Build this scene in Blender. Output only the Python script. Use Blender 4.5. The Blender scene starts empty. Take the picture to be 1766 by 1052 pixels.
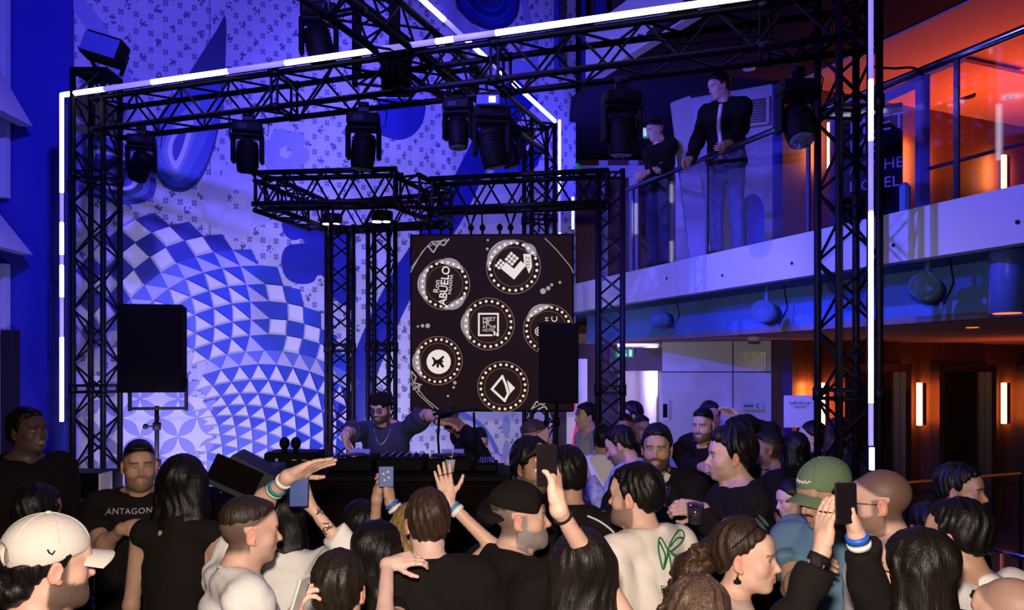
import bpy, math, random
import numpy as np
from mathutils import Vector, Matrix, Quaternion
from mathutils.bvhtree import BVHTree

# ---------------------------------------------------------------- camera, world, light, exposure
F = 1373.0; CX = 883.0; HY = 643.0; CH = 2.15        # focal length in px, horizon row, camera height
SC = bpy.context.scene
COL = SC.collection
cam_d = bpy.data.cameras.new('camera'); cam = bpy.data.objects.new('camera', cam_d); COL.objects.link(cam)
cam.location = (0, 0, CH); cam.rotation_euler = (math.pi/2, 0, 0)
cam_d.sensor_width = 36; cam_d.lens = 36*F/1766; cam_d.shift_y = (HY-526)/1766; cam_d.clip_start = .05
SC.camera = cam
vs = SC.view_settings
vs.view_transform = 'Standard'; vs.look = 'None'; vs.gamma = 1; vs.exposure = 0; vs.use_curve_mapping = False
SC.cycles.use_denoising = True
SC.cycles.max_bounces = 4; SC.cycles.diffuse_bounces = 2; SC.cycles.glossy_bounces = 2
SC.cycles.transparent_max_bounces = 10; SC.cycles.sample_clamp_indirect = 3
SC.cycles.caustics_reflective = False; SC.cycles.caustics_refractive = False
w = bpy.data.worlds.new('World'); SC.world = w; w.use_nodes = True
w.node_tree.nodes['Background'].inputs[0].default_value = (1.0, .40, .32, 1)
w.node_tree.nodes['Background'].inputs[1].default_value = .016

def light(kind, loc, target, power, color, size=.2, spot=None, blend=.5, name='light', size_y=None):
    d = bpy.data.lights.new(name, kind); o = bpy.data.objects.new(name, d); COL.objects.link(o)
    o.location = loc; d.energy = power; d.color = color
    if target is not None:
        o.rotation_euler = (Vector(target)-Vector(loc)).to_track_quat('-Z', 'Y').to_euler()
    if kind == 'AREA':
        d.size = size
        if size_y: d.shape = 'RECTANGLE'; d.size_y = size_y
    elif kind in ('POINT', 'SPOT'):
        d.shadow_soft_size = size
        if kind == 'SPOT': d.spot_size = math.radians(spot or 60); d.spot_blend = blend
    return o
BLUE = (.11, .085, 1.0); LILAC = (.42, .36, 1.0)
# photographer's flash
light('SPOT', (-.05, -.05, 2.42), (.05, 3.2, .72), 500, (1, .84, .72), .06, 100, .75, name='flash')
# blue stage wash on the mural, front floor and galleries
light('SPOT', (-1.6, 3.6, 5.6), (-2.6, 9.2, 4.0), 1250, BLUE, .12, 105, .6, 'wash_mural')
light('SPOT', (-1.0, 7.6, 5.9), (-1.2, 10.2, 4.6), 350, BLUE, .25, 120, .8, 'wash_mural_high')
light('SPOT', (-2.6, 5.6, 1.2), (-3.0, 9.0, 2.0), 620, (.50, .45, 1), .25, 95, .9, 'wash_mural_low')
light('SPOT', (-.5, 8.1, 1.3), (-.2, 10.6, 1.7), 120, (.6, .55, 1), .2, 110, .8, 'wash_mural_behind_dj')
light('SPOT', (-2.0, 3.7, 4.9), (2.9, 5.8, 3.3), 1150, (.12, .10, 1), .05, 88, .7, 'wash_balcony')
light('SPOT', (-.6, 6.2, 5.2), (1.7, 9.4, 5.2), 150, (.12, .10, 1), .1, 70, .7, 'wash_upper')
light('SPOT', (-2.4, 5.0, 4.2), (-5.0, 8.6, 3.5), 60, (.03, .04, 1), .2, 90, .8, 'wash_left')
light('SPOT', (.95, 5.0, 3.35), (2.5, 9.8, 2.1), 620, (.06, .05, 1), .06, 60, .7, 'wash_corridor')
light('SPOT', (1.0, 10.3, 4.3), (1.6, 10.9, 6), 150, (.05, .04, 1), .3, 140, .8, 'gallery_ceiling_fill')  # unseen up-light added inside the gallery to tint its ceiling
light('SPOT', (-.6, 4.4, 3.4), (2.6, 6.9, 2.75), 330, (.03, .07, 1), .1, 50, .6, 'wash_recess')
light('SPOT', (-.5, 4.8, 4.4), (-1.1, 6.6, 1.6), 50, (.3, .12, 1), .1, 50, .7, 'dj_light')
light('AREA', (.9, 5.4, 4.5), (.9, 5.6, 0), 15, (.2, .1, 1), 2.2, name='crowd_blue')
light('POINT', (1.75, 11.5, 2.1), None, 110, (.5, .4, 1), .3, name='corridor_light')

# ---------------------------------------------------------------- placing helpers
def P(px, py, D): return Vector(((px-CX)/F*D, D, CH-(py-HY)/F*D))
def unit(v): v = np.asarray(v, float); return v/np.linalg.norm(v)

# ---------------------------------------------------------------- materials
MATS = {}
def mat(name, color, rough=.6, metal=0, emit=None, estr=1.0, bump=0, bscale=40, spec=.5, noise=0, nscale=8, sheen=0, vcol=False):
    if name in MATS: return MATS[name]
    m = bpy.data.materials.new(name); m.use_nodes = True; nt = m.node_tree; b = nt.nodes['Principled BSDF']
    b.inputs['Base Color'].default_value = (*color, 1); b.inputs['Roughness'].default_value = rough
    b.inputs['Metallic'].default_value = metal; b.inputs['Specular IOR Level'].default_value = spec
    if sheen: b.inputs['Sheen Weight'].default_value = sheen
    if emit is not None:
        b.inputs['Emission Color'].default_value = (*emit, 1); b.inputs['Emission Strength'].default_value = estr
    tc = nt.nodes.new('ShaderNodeTexCoord')
    if vcol:
        a = nt.nodes.new('ShaderNodeAttribute'); a.attribute_name = 'Col'; nt.links.new(a.outputs['Color'], b.inputs['Base Color'])
    elif noise:
        n = nt.nodes.new('ShaderNodeTexNoise'); n.inputs['Scale'].default_value = nscale; n.inputs['Detail'].default_value = 4
        r = nt.nodes.new('ShaderNodeMapRange'); r.inputs['To Min'].default_value = 1-noise; r.inputs['To Max'].default_value = 1+noise
        mx = nt.nodes.new('ShaderNodeVectorMath'); mx.operation = 'SCALE'; mx.inputs[0].default_value = color
        nt.links.new(tc.outputs['Object'], n.inputs['Vector']); nt.links.new(n.outputs['Fac'], r.inputs['Value'])
        nt.links.new(r.outputs[0], mx.inputs['Scale']); nt.links.new(mx.outputs[0], b.inputs['Base Color'])
    if bump:
        n = nt.nodes.new('ShaderNodeTexNoise'); n.inputs['Scale'].default_value = bscale; n.inputs['Detail'].default_value = 3
        bp = nt.nodes.new('ShaderNodeBump'); bp.inputs['Strength'].default_value = bump; bp.inputs['Distance'].default_value = .01
        nt.links.new(tc.outputs['Object'], n.inputs['Vector']); nt.links.new(n.outputs['Fac'], bp.inputs['Height'])
        nt.links.new(bp.outputs[0], b.inputs['Normal'])
    MATS[name] = m; return m

def hair_mat(name, color, stretch=(60, 60, 5), rough=.42):
    if name in MATS: return MATS[name]
    color = tuple(c*.75 for c in color); m = mat(name, color, rough, spec=.26); nt = m.node_tree; b = nt.nodes['Principled BSDF']
    tc = nt.nodes.new('ShaderNodeTexCoord'); mp = nt.nodes.new('ShaderNodeMapping'); mp.inputs['Scale'].default_value = stretch
    n = nt.nodes.new('ShaderNodeTexNoise'); n.inputs['Scale'].default_value = 3; n.inputs['Detail'].default_value = 4; n.inputs['Distortion'].default_value = .6
    r = nt.nodes.new('ShaderNodeMapRange'); r.inputs['From Min'].default_value = .3; r.inputs['From Max'].default_value = .7
    r.inputs['To Min'].default_value = .45; r.inputs['To Max'].default_value = 1.7
    mx = nt.nodes.new('ShaderNodeVectorMath'); mx.operation = 'SCALE'; mx.inputs[0].default_value = color
    bp = nt.nodes.new('ShaderNodeBump'); bp.inputs['Strength'].default_value = .6; bp.inputs['Distance'].default_value = .005
    L = nt.links.new
    L(tc.outputs['Object'], mp.inputs[0]); L(mp.outputs[0], n.inputs['Vector']); L(n.outputs['Fac'], r.inputs['Value'])
    L(r.outputs[0], mx.inputs['Scale']); L(mx.outputs[0], b.inputs['Base Color']); L(n.outputs['Fac'], bp.inputs['Height']); L(bp.outputs[0], b.inputs['Normal'])
    return m

def glass_mat(name, tint=(.9, .92, 1), mixf=.12):
    if name in MATS: return MATS[name]
    m = bpy.data.materials.new(name); m.use_nodes = True; nt = m.node_tree; nt.nodes.clear()
    o = nt.nodes.new('ShaderNodeOutputMaterial'); t = nt.nodes.new('ShaderNodeBsdfTransparent'); g = nt.nodes.new('ShaderNodeBsdfGlossy')
    t.inputs[0].default_value = (*tint, 1); g.inputs[0].default_value = (1, 1, 1, 1); g.inputs['Roughness'].default_value = .05
    x = nt.nodes.new('ShaderNodeMixShader'); x.inputs[0].default_value = mixf
    nt.links.new(t.outputs[0], x.inputs[1]); nt.links.new(g.outputs[0], x.inputs[2]); nt.links.new(x.outputs[0], o.inputs[0])
    MATS[name] = m; return m

# ---------------------------------------------------------------- mesh building helpers
class MB:
    def __init__(s): s.v = []; s.f = []; s.n = 0; s.mi = []; s.cur = 0; s.sm = []
    def add(s, v, f, smooth=False):
        s.v.append(np.asarray(v, float).reshape(-1, 3)); n = s.n
        for q in f: s.f.append(tuple(i+n for i in q)); s.mi.append(s.cur); s.sm.append(smooth)
        s.n += len(s.v[-1]); return s
    def box(s, c, d, R=None):
        c = np.array(c, float); d = np.array(d, float)/2
        v = np.array([[x, y, z] for x in (-1, 1) for y in (-1, 1) for z in (-1, 1)])*d
        if R is not None: v = v @ np.array(R).T
        return s.add(v+c, [(0, 1, 3, 2), (4, 6, 7, 5), (0, 4, 5, 1), (2, 3, 7, 6), (0, 2, 6, 4), (1, 5, 7, 3)])
    def bbox(s, c, d, R=None, b=.01):
        """box with chamfered edges"""
        c = np.array(c, float); d = np.array(d, float)/2; vs_ = []; idx = {}
        for x in (-1, 1):
            for y in (-1, 1):
                for z in (-1, 1):
                    for k in range(3):
                        e = d-b; e[k] = d[k]; idx[(x, y, z, k)] = len(vs_); vs_.append(np.array([x, y, z])*e)
        f = []
        for k in range(3):
            a, bb = [i for i in range(3) if i != k]
            for sg in (-1, 1):
                q = []
                for (u, w_) in ((-1, -1), (1, -1), (1, 1), (-1, 1)):
                    t = [0, 0, 0]; t[k] = sg; t[a] = u; t[bb] = w_; q.append(idx[(*t, k)])
                f.append(tuple(q))
        for k in range(3):
            a, bb = [i for i in range(3) if i != k]
            for u in (-1, 1):
                for w_ in (-1, 1):
                    t0 = [0]*3; t0[a] = u; t0[bb] = w_; t1 = list(t0); t0[k] = -1; t1[k] = 1
                    f.append((idx[(*t0, a)], idx[(*t0, bb)], idx[(*t1, bb)], idx[(*t1, a)]))
        for x in (-1, 1):
            for y in (-1, 1):
                for z in (-1, 1): f.append(tuple(idx[(x, y, z, k)] for k in range(3)))
        v = np.array(vs_)
        if R is not None: v = v @ np.array(R).T
        return s.add(v+c, f)
    def tube(s, a, b, r, n=8, r2=None, cap=True):
        a = np.array(a, float); b = np.array(b, float); d = b-a; L = np.linalg.norm(d)
        if L < 1e-6: return s
        d /= L; u = np.cross(d, [0, 0, 1.0]) if abs(d[2]) < .9 else np.cross(d, [1.0, 0, 0]); u /= np.linalg.norm(u); w_ = np.cross(d, u)
        r2 = r if r2 is None else r2; t = np.arange(n)/n*2*np.pi
        ring = np.outer(np.cos(t), u)+np.outer(np.sin(t), w_)
        f = [(i, (i+1) % n, n+(i+1) % n, n+i) for i in range(n)]
        if cap: f += [tuple(range(n))[::-1], tuple(range(n, 2*n))]
        return s.add(np.vstack([a+ring*r, b+ring*r2]), f, n > 5)
    def path(s, pts, r, n=8):
        pts = [np.array(p, float) for p in pts]; N = len(pts); V = []; u = None
        rr = r if hasattr(r, '__len__') else [r]*N
        for i, p in enumerate(pts):
            d = pts[min(i+1, N-1)]-pts[max(i-1, 0)]; d = d/(np.linalg.norm(d)+1e-12)
            if u is None: u = np.cross(d, [0, 0, 1.0]) if abs(d[2]) < .9 else np.cross(d, [1.0, 0, 0])
            u = u-d*np.dot(u, d); u /= np.linalg.norm(u); w_ = np.cross(d, u)
            for k in range(n):
                t = 2*np.pi*k/n; V.append(p+rr[i]*(np.cos(t)*u+np.sin(t)*w_))
        f = [(i*n+k, i*n+(k+1) % n, (i+1)*n+(k+1) % n, (i+1)*n+k) for i in range(N-1) for k in range(n)]
        f += [tuple(range(n))[::-1], tuple(range((N-1)*n, N*n))]
        return s.add(V, f, True)
    def lathe(s, prof, c, axis=(0, 0, 1), n=20):
        d = unit(axis); u = np.cross(d, [0, 0, 1.0]) if abs(d[2]) < .9 else np.cross(d, [1.0, 0, 0]); u /= np.linalg.norm(u); w_ = np.cross(d, u)
        V = []; c = np.array(c, float)
        for (r, h) in prof:
            for k in range(n):
                t = 2*np.pi*k/n; V.append(c+d*h+r*(np.cos(t)*u+np.sin(t)*w_))
        m = len(prof)
        f = [(i*n+k, i*n+(k+1) % n, (i+1)*n+(k+1) % n, (i+1)*n+k) for i in range(m-1) for k in range(n)]
        f += [tuple(range(n))[::-1], tuple(range((m-1)*n, m*n))]
        return s.add(V, f, True)
    def prism(s, pts, o, ux, uy, h, top_scale=1.0):
        """polygon pts (2-D) in the plane (o, ux, uy), extruded by h along ux x uy"""
        o = np.array(o, float); ux = unit(ux); uy = unit(uy); nz = np.cross(ux, uy); n = len(pts)
        p = np.array(pts, float); c = p.mean(0); q = c+(p-c)*top_scale
        V = [o+a*ux+b*uy for a, b in p]+[o+a*ux+b*uy+h*nz for a, b in q]
        f = [(i, (i+1) % n, n+(i+1) % n, n+i) for i in range(n)]+[tuple(range(n))[::-1], tuple(range(n, 2*n))]
        return s.add(V, f)
    def sphere(s, c, r, n=12, m=8):
        r = np.array(r if hasattr(r, '__len__') else [r]*3, float); V = [[0, 0, -1]]
        for i in range(1, m):
            t = np.pi*i/m-np.pi/2
            for k in range(n): V.append([np.cos(t)*np.cos(2*np.pi*k/n), np.cos(t)*np.sin(2*np.pi*k/n), np.sin(t)])
        V.append([0, 0, 1]); f = [(0, 1+(k+1) % n, 1+k) for k in range(n)]
        for i in range(m-2):
            for k in range(n): f.append((1+i*n+k, 1+i*n+(k+1) % n, 1+(i+1)*n+(k+1) % n, 1+(i+1)*n+k))
        e = 1+(m-1)*n; f += [(e, 1+(m-2)*n+k, 1+(m-2)*n+(k+1) % n) for k in range(n)]
        return s.add(np.array(V)*r+np.array(c, float), f, True)
    def build(s, name, m, parent=None, loc=None, local=False):
        """world-space mesh; linked as ONE object. parent empties carry only a location."""
        me = bpy.data.meshes.new(name); v = np.vstack(s.v)
        if parent is not None and not local: off = np.array(world_loc(parent)); o_loc = (0, 0, 0)
        elif loc is not None: off = np.array(loc, float); o_loc = loc
        else: off = np.zeros(3); o_loc = (0, 0, 0)
        me.from_pydata((v-off).tolist(), [], s.f); ms = m if isinstance(m, (list, tuple)) else [m]
        for x in ms: me.materials.append(x)
        me.polygons.foreach_set('material_index', s.mi); me.polygons.foreach_set('use_smooth', s.sm); me.update()
        o = bpy.data.objects.new(name, me); COL.objects.link(o); o.parent = parent; o.location = o_loc
        return o
def world_loc(o):
    v = Vector((0, 0, 0))
    while o is not None: v = v+o.location; o = o.parent
    return v
def tag(o, label=None, cat=None, group=None, kind=None):
    if label: o['label'] = label
    if cat: o['category'] = cat
    if group: o['group'] = group
    if kind: o['kind'] = kind
    return o
def thing(name, label, cat, loc=(0, 0, 0), group=None):
    o = bpy.data.objects.new(name, None); COL.objects.link(o); o.location = loc; o.empty_display_size = .1
    return tag(o, label, cat, group)
def struct(o): o['kind'] = 'structure'; return o
def copy_tree(o, parent=None):
    c = o.copy(); COL.objects.link(c); c.parent = parent
    for ch in list(o.children): copy_tree(ch, c)
    return c
def text_mb(txt, size, o, ux, uy, depth=.002, align='CENTER', mb=None, project=None, off=.003, spacing=1.0):
    cu = bpy.data.curves.new('t', 'FONT'); cu.body = txt; cu.size = size; cu.align_x = align; cu.align_y = 'CENTER'
    cu.extrude = depth/2; cu.resolution_u = 3; cu.space_character = spacing
    ob = bpy.data.objects.new('t', cu); COL.objects.link(ob); dg = bpy.context.evaluated_depsgraph_get()
    me = bpy.data.meshes.new_from_object(ob.evaluated_get(dg)); v = np.zeros(len(me.vertices)*3); me.vertices.foreach_get('co', v); v = v.reshape(-1, 3)
    f = [tuple(p.vertices) for p in me.polygons]
    bpy.data.objects.remove(ob); bpy.data.curves.remove(cu); bpy.data.meshes.remove(me)
    ux = unit(ux); uy = unit(uy); nz = np.cross(ux, uy)
    W = np.array(o, float)+v[:, :1]*ux+v[:, 1:2]*uy+v[:, 2:3]*nz
    if project is not None:
        for i in range(len(W)):
            h = project.ray_cast(Vector(W[i]+nz*.25), Vector(-nz), .6)
            if h[0] is not None: W[i] = np.array(h[0])+nz*(off+v[i, 2])
    mb = mb or MB(); mb.add(W, f); return mb
def catmull(pts, n=6, closed=True):
    p = np.array(pts, float); N = len(p); out = []
    rng = range(N) if closed else range(N-1)
    for i in rng:
        if closed: a, b, c, d = p[(i-1) % N], p[i], p[(i+1) % N], p[(i+2) % N]
        else: a, b, c, d = p[max(i-1, 0)], p[i], p[i+1], p[min(i+2, N-1)]
        for k in range(n):
            t = k/n; out.append(.5*((2*b)+(-a+c)*t+(2*a-5*b+4*c-d)*t*t+(-a+3*b-3*c+d)*t**3))
    if not closed: out.append(p[-1])
    return out
# ---------------------------------------------------------------- organic surfaces: smooth-blended solids meshed on a grid
class Solid:
    """list of blended ops; each op = (kind, data, k, mode)"""
    def __init__(s): s.ops = []
    def cone(s, a, b, ra, rb, k=.02, mode='u', cut=None): s.ops.append(('c', (np.array(a, float), np.array(b, float), ra, rb, cut), k, mode)); return s
    def ell(s, c, r, R=None, k=.02, mode='u'): s.ops.append(('e', (np.array(c, float), np.array(r, float), np.eye(3) if R is None else np.array(R)), k, mode)); return s
    def plane(s, p, n, k=.01): s.ops.append(('p', (np.array(p, float), unit(n)), k, 'i')); return s   # keeps the side the normal points to
    def bounds(s):
        lo = np.full(3, 1e9); hi = -lo
        for kind, d, k, m in s.ops:
            if m != 'u': continue
            if kind == 'c': l = np.minimum(d[0]-d[2], d[1]-d[3]); h = np.maximum(d[0]+d[2], d[1]+d[3])
            else: l = d[0]-d[1].max(); h = d[0]+d[1].max()
            lo = np.minimum(lo, l); hi = np.maximum(hi, h)
        return lo-.02, hi+.02
def _prim(kind, d, X, Y, Z):
    if kind == 'c':
        a, b, ra, rb, cut = d; ba = b-a; l2 = ba@ba+1e-12
        px, py, pz = X-a[0], Y-a[1], Z-a[2]
        tt = (px*ba[0]+py*ba[1]+pz*ba[2])/l2; t = np.clip(tt, 0, 1)
        v = np.sqrt((px-ba[0]*t)**2+(py-ba[1]*t)**2+(pz-ba[2]*t)**2)-(ra+(rb-ra)*t)
        if cut: v = np.maximum(v, (tt-cut)*math.sqrt(l2))
        return v
    if kind == 'e':
        c, r, R = d; x, y, z = X-c[0], Y-c[1], Z-c[2]
        u = (x*R[0, 0]+y*R[1, 0]+z*R[2, 0]); v = (x*R[0, 1]+y*R[1, 1]+z*R[2, 1]); w_ = (x*R[0, 2]+y*R[1, 2]+z*R[2, 2])
        k0 = np.sqrt((u/r[0])**2+(v/r[1])**2+(w_/r[2])**2)+1e-9; k1 = np.sqrt((u/r[0]**2)**2+(v/r[1]**2)**2+(w_/r[2]**2)**2)+1e-9
        return k0*(k0-1)/k1
    p, n = d
    return -((X-p[0])*n[0]+(Y-p[1])*n[1]+(Z-p[2])*n[2])
def eval_solid(S, xs, ys, zs, disp=None):
    h = xs[1]-xs[0]; D = np.full((len(xs), len(ys), len(zs)), .06+2*h, np.float32)
    for kind, d, k, mode in S.ops:
        if kind == 'p': sl = (slice(None),)*3
        else:
            if kind == 'c': lo = np.minimum(d[0]-d[2], d[1]-d[3]); hi = np.maximum(d[0]+d[2], d[1]+d[3])
            else: lo = d[0]-d[1].max(); hi = d[0]+d[1].max()
            m = max(k, 0)+2.5*h; lo = lo-m; hi = hi+m; sl = []
            for ax, A in enumerate((xs, ys, zs)):
                i0 = max(0, np.searchsorted(A, lo[ax])-1); i1 = min(len(A), np.searchsorted(A, hi[ax])+1); sl.append(slice(i0, i1))
            if any(q.stop-q.start <= 0 for q in sl): continue
            sl = tuple(sl)
        X = xs[sl[0]][:, None, None]; Y = ys[sl[1]][None, :, None]; Z = zs[sl[2]][None, None, :]
        v = _prim(kind, d, X, Y, Z).astype(np.float32); cur = D[sl]
        if mode == 'u':
            q = np.maximum(k-np.abs(cur-v), 0)/max(k, 1e-6); D[sl] = np.minimum(cur, v)-q*q*k*.25
        else:
            if mode == 's': v = -v
            q = np.maximum(k-np.abs(cur-v), 0)/max(k, 1e-6); D[sl] = np.maximum(cur, v)+q*q*k*.25
    if disp is not None: D = D+disp(xs[:, None, None], ys[None, :, None], zs[None, None, :]).astype(np.float32)
    return D
def nets(D, xs, ys, zs, skip=None):
    """surface nets on a grid; returns verts, quads"""
    s = D < 0; nx, ny, nz = D.shape
    c = [s[i:nx-1+i, j:ny-1+j, k:nz-1+k] for i in (0, 1) for j in (0, 1) for k in (0, 1)]
    tot = sum(x.astype(np.int8) for x in c); act = (tot > 0) & (tot < 8)
    if not act.any(): return np.zeros((0, 3)), np.zeros((0, 4), int)
    I, J, K = np.nonzero(act); n = len(I); idx = -np.ones(act.shape, np.int64); idx[I, J, K] = np.arange(n)
    acc = np.zeros((n, 3)); cnt = np.zeros(n); A = (xs, ys, zs)
    for ax in range(3):
        for o1 in (0, 1):
            for o2 in (0, 1):
                a = [I.copy(), J.copy(), K.copy()]; oth = [q for q in range(3) if q != ax]; a[oth[0]] += o1; a[oth[1]] += o2
                b = [q.copy() for q in a]; b[ax] += 1
                va = D[tuple(a)]; vb = D[tuple(b)]; m = (va < 0) != (vb < 0)
                if not m.any(): continue
                t = va[m]/(va[m]-vb[m]); pt = np.stack([A[q][a[q][m]] for q in range(3)], 1).astype(float)
                pt[:, ax] = A[ax][a[ax][m]]+t*(A[ax][b[ax][m]]-A[ax][a[ax][m]]); acc[m] += pt; cnt[m] += 1
    V = acc/cnt[:, None]; Q = []
    for ax in range(3):
        o = [q for q in range(3) if q != ax]; sl0 = [slice(None)]*3; sl1 = [slice(None)]*3; sl0[ax] = slice(0, -1); sl1[ax] = slice(1, None)
        a = s[tuple(sl0)]; b = s[tuple(sl1)]; ch = a != b; E = np.nonzero(ch)
        ok = (E[o[0]] > 0) & (E[o[1]] > 0) & (E[o[0]] < D.shape[o[0]]-1) & (E[o[1]] < D.shape[o[1]]-1)
        E = [e[ok] for e in E]; ins = a[tuple(E)]
        def cell(d0, d1):
            q = [e.copy() for e in E]; q[o[0]] -= d0; q[o[1]] -= d1; return idx[tuple(q)]
        q = np.stack([cell(1, 1), cell(0, 1), cell(0, 0), cell(1, 0)], 1)
        flip = ins if ax != 1 else ~ins
        q[~flip] = q[~flip][:, ::-1]; Q.append(q)
    Q = np.vstack(Q); Q = Q[(Q >= 0).all(1)]
    if skip is not None and len(Q):
        cen = V[Q].mean(1); keep = np.ones(len(Q), bool)
        for lo, hi in skip: keep &= ~((cen > lo).all(1) & (cen < hi).all(1))
        Q = Q[keep]
    return V, Q
def mesh_solid(S, h, fine=(), disp=None, lim=None):
    """fine = list of (lo, hi, h) boxes meshed finer"""
    lo, hi = S.bounds()
    if lim is not None: lo = np.maximum(lo, lim[0]); hi = np.minimum(hi, lim[1])
    VV = []; QQ = []; n = 0
    regs = [(lo, hi, h, [(np.array(a), np.array(b)) for a, b, _ in fine])]
    for i, (a, b, hh) in enumerate(fine): regs.append((np.array(a)-hh*1.5, np.array(b)+hh*1.5, hh, [(np.array(x), np.array(y)) for x, y, _ in fine[:i]]))
    for a, b, hh, skip in regs:
        ax = [np.arange(a[q]-hh, b[q]+2*hh, hh) for q in range(3)]
        if min(len(q) for q in ax) < 3: continue
        D = eval_solid(S, *ax, disp=disp); V, Q = nets(D, *ax, skip=skip)
        VV.append(V); QQ.append(Q+n); n += len(V)
    V = np.vstack(VV); Q = np.vstack(QQ)
    used = np.zeros(len(V), bool); used[Q.ravel()] = True; mp = np.cumsum(used)-1
    return V[used], mp[Q]
def solid_obj(name, S, h, m, parent, fine=(), disp=None, color=None, lim=None):
    V, Q = mesh_solid(S, h, fine, disp, lim); off = np.array(world_loc(parent)) if parent else np.zeros(3)
    me = bpy.data.meshes.new(name); nv = len(V); nq = len(Q)
    me.vertices.add(nv); me.vertices.foreach_set('co', (V-off).ravel()); me.loops.add(nq*4); me.loops.foreach_set('vertex_index', Q.ravel().astype(np.int32))
    me.polygons.add(nq); me.polygons.foreach_set('loop_start', np.arange(0, nq*4, 4, dtype=np.int32)); me.polygons.foreach_set('loop_total', np.full(nq, 4, np.int32))
    me.update(calc_edges=True); me.polygons.foreach_set('use_smooth', np.ones(nq, bool)); me.materials.append(m)
    if color is not None:
        c = color(V); a = me.color_attributes.new('Col', 'FLOAT_COLOR', 'POINT'); a.data.foreach_set('color', np.hstack([c, np.ones((nv, 1))]).ravel().astype(np.float32))
    o = bpy.data.objects.new(name, me); COL.objects.link(o); o.parent = parent
    return o
def bvh_of(o):
    off = world_loc(o); return BVHTree.FromPolygons([v.co+off for v in o.data.vertices], [tuple(p.vertices) for p in o.data.polygons])
def wrinkle(amp, seed=0, f=16.):
    r = np.random.RandomState(seed+7); W = [(r.normal(size=3), r.rand()*6, r.normal(size=3)) for _ in range(4)]
    W = [(unit(a)*f*(.7+.35*i), b, unit(c)*f*.6) for i, (a, b, c) in enumerate(W)]
    def g(X, Y, Z):
        o = 0
        for a, b, c in W: o = o+(1-2*np.abs(np.sin((X*a[0]+Y*a[1]+Z*a[2])*.5+b+.9*np.sin(X*c[0]+Y*c[1]+Z*c[2]))))
        return o*amp*.35
    return g
# ---------------------------------------------------------------- people
SKIN = mat('skin', (.6, .36, .27), .5, spec=.4, vcol=True, bump=.12, bscale=220)
WHITE_EYE = mat('eye_white', (.75, .72, .7), .2); IRIS = mat('iris', (.05, .025, .015), .15)
TONES = {'light': (.66, .40, .30), 'mid': (.55, .31, .22), 'olive': (.47, .27, .18), 'brown': (.30, .16, .10), 'pale': (.72, .47, .38), 'dark': (.10, .055, .045)}  # 'dark' has the missing flash light put into the skin colour
def rotz(a): c, s = math.cos(a), math.sin(a); return np.array([[c, -s, 0], [s, c, 0], [0, 0, 1.]])
def rotx(a): c, s = math.cos(a), math.sin(a); return np.array([[1, 0, 0], [0, c, -s], [0, s, c]])
def roty(a): c, s = math.cos(a), math.sin(a); return np.array([[c, 0, s], [0, 1, 0], [-s, 0, c]])
def sstep(a, b, x): t = np.clip((x-a)/(b-a), 0, 1); return t*t*(3-2*t)

def add_head(S, o, R, s, female=False, beard=0, wide=1.0, smile=0):
    """o = head centre, R = head frame (columns right, forward, up), s = scale"""
    def q(*p): return o+R @ (np.array(p)*s)
    def E(c, r, k=.02, mode='u', Rl=None):
        S.ell(q(*c), np.array(r)*s, R if Rl is None else R @ Rl, k*s, mode)
    w_ = wide
    E((0, -.014, .042), (.074*w_, .097, .086), 0)
    E((0, .022, -.012), (.062*w_, .076, .09), .03)
    E((0, .032, -.068), ((.046 if female else .053)*w_, .052, .042), .03)
    S.ell(q(0, .07, -.094), np.array([.022, .018, .016])*s, R, .025*s)
    for x in (-1, 1):
        E((x*.043*w_, -.002, -.06), (.014, .03, .026), .03)                       # jaw angle
        E((x*.040*w_, .058, -.022), (.022, .022, .024), .022)                     # cheek
    S.cone(q(-.034, .082, .026), q(.034, .082, .026), (.008 if female else .0105)*s, (.008 if female else .0105)*s, .018*s)
    E((0, .074, .052), (.045, .018, .03), .03)                                     # forehead
    for x in (-1, 1): E((x*.031, .103, .004), (.019, .019, .0125), .012, 's')      # eye sockets
    for x in (-1, 1):
        E((x*.031, .0745, .003), (.0135, .0135, .0125), .004)                       # closed lid volume
        S.cone(q(x*.019, .0835, .0085), q(x*.043, .0800, .0085), .0042*s, .0035*s, .004*s)
        S.cone(q(x*.020, .083, -.0045), q(x*.042, .0800, -.0045), .0030*s, .003*s, .004*s)
    nz = .9 if female else 1.0
    S.cone(q(0, .086, .014), q(0, .085+.028*nz, -.026), .0068*s, .0092*s, .010*s)   # nose
    S.cone(q(0, .088+.022*nz, -.030), q(0, .094, -.036), .0075*s, .006*s, .006*s)
    for x in (-1, 1): E((x*.0115*nz, .094, -.0315), (.0075, .0095, .0075), .006)
    E((0, .078, -.053), (.026, .018, .022), .015)                                   # muzzle
    up = .0035*smile
    for x in (-1, 1):
        S.cone(q(0, .0965, -.0555), q(x*.022, .084, -.0585+up), .0048*s, .0028*s, .004*s)
        S.cone(q(0, .0955, -.0665), q(x*.020, .084, -.0625+up), .0062*s, .0032*s, .004*s)
    S.cone(q(-.02, .0935, -.0605+up), q(.02, .0935, -.0605+up), .0014*s, .0014*s, .003*s, 's')
    if beard > .5:
        E((0, .044, -.078), (.056*w_, .056, .043), .02); E((0, .083, -.092), (.024, .02, .024), .02)
        for x in (-1, 1): E((x*.052*w_, .012, -.045), (.012, .03, .04), .02)
    for x in (-1, 1):                                                               # ears
        Re = rotz(x*-.42) @ rotx(-.18)
        E((x*.079*w_, -.012, -.002), (.0075, .0185, .0315), .006, 'u', Re)
        E((x*.0885*w_, -.008, .001), (.0075, .0115, .0205), .004, 's', Re)
        E((x*.078*w_, .0, -.028), (.006, .009, .010), .006)

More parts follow.
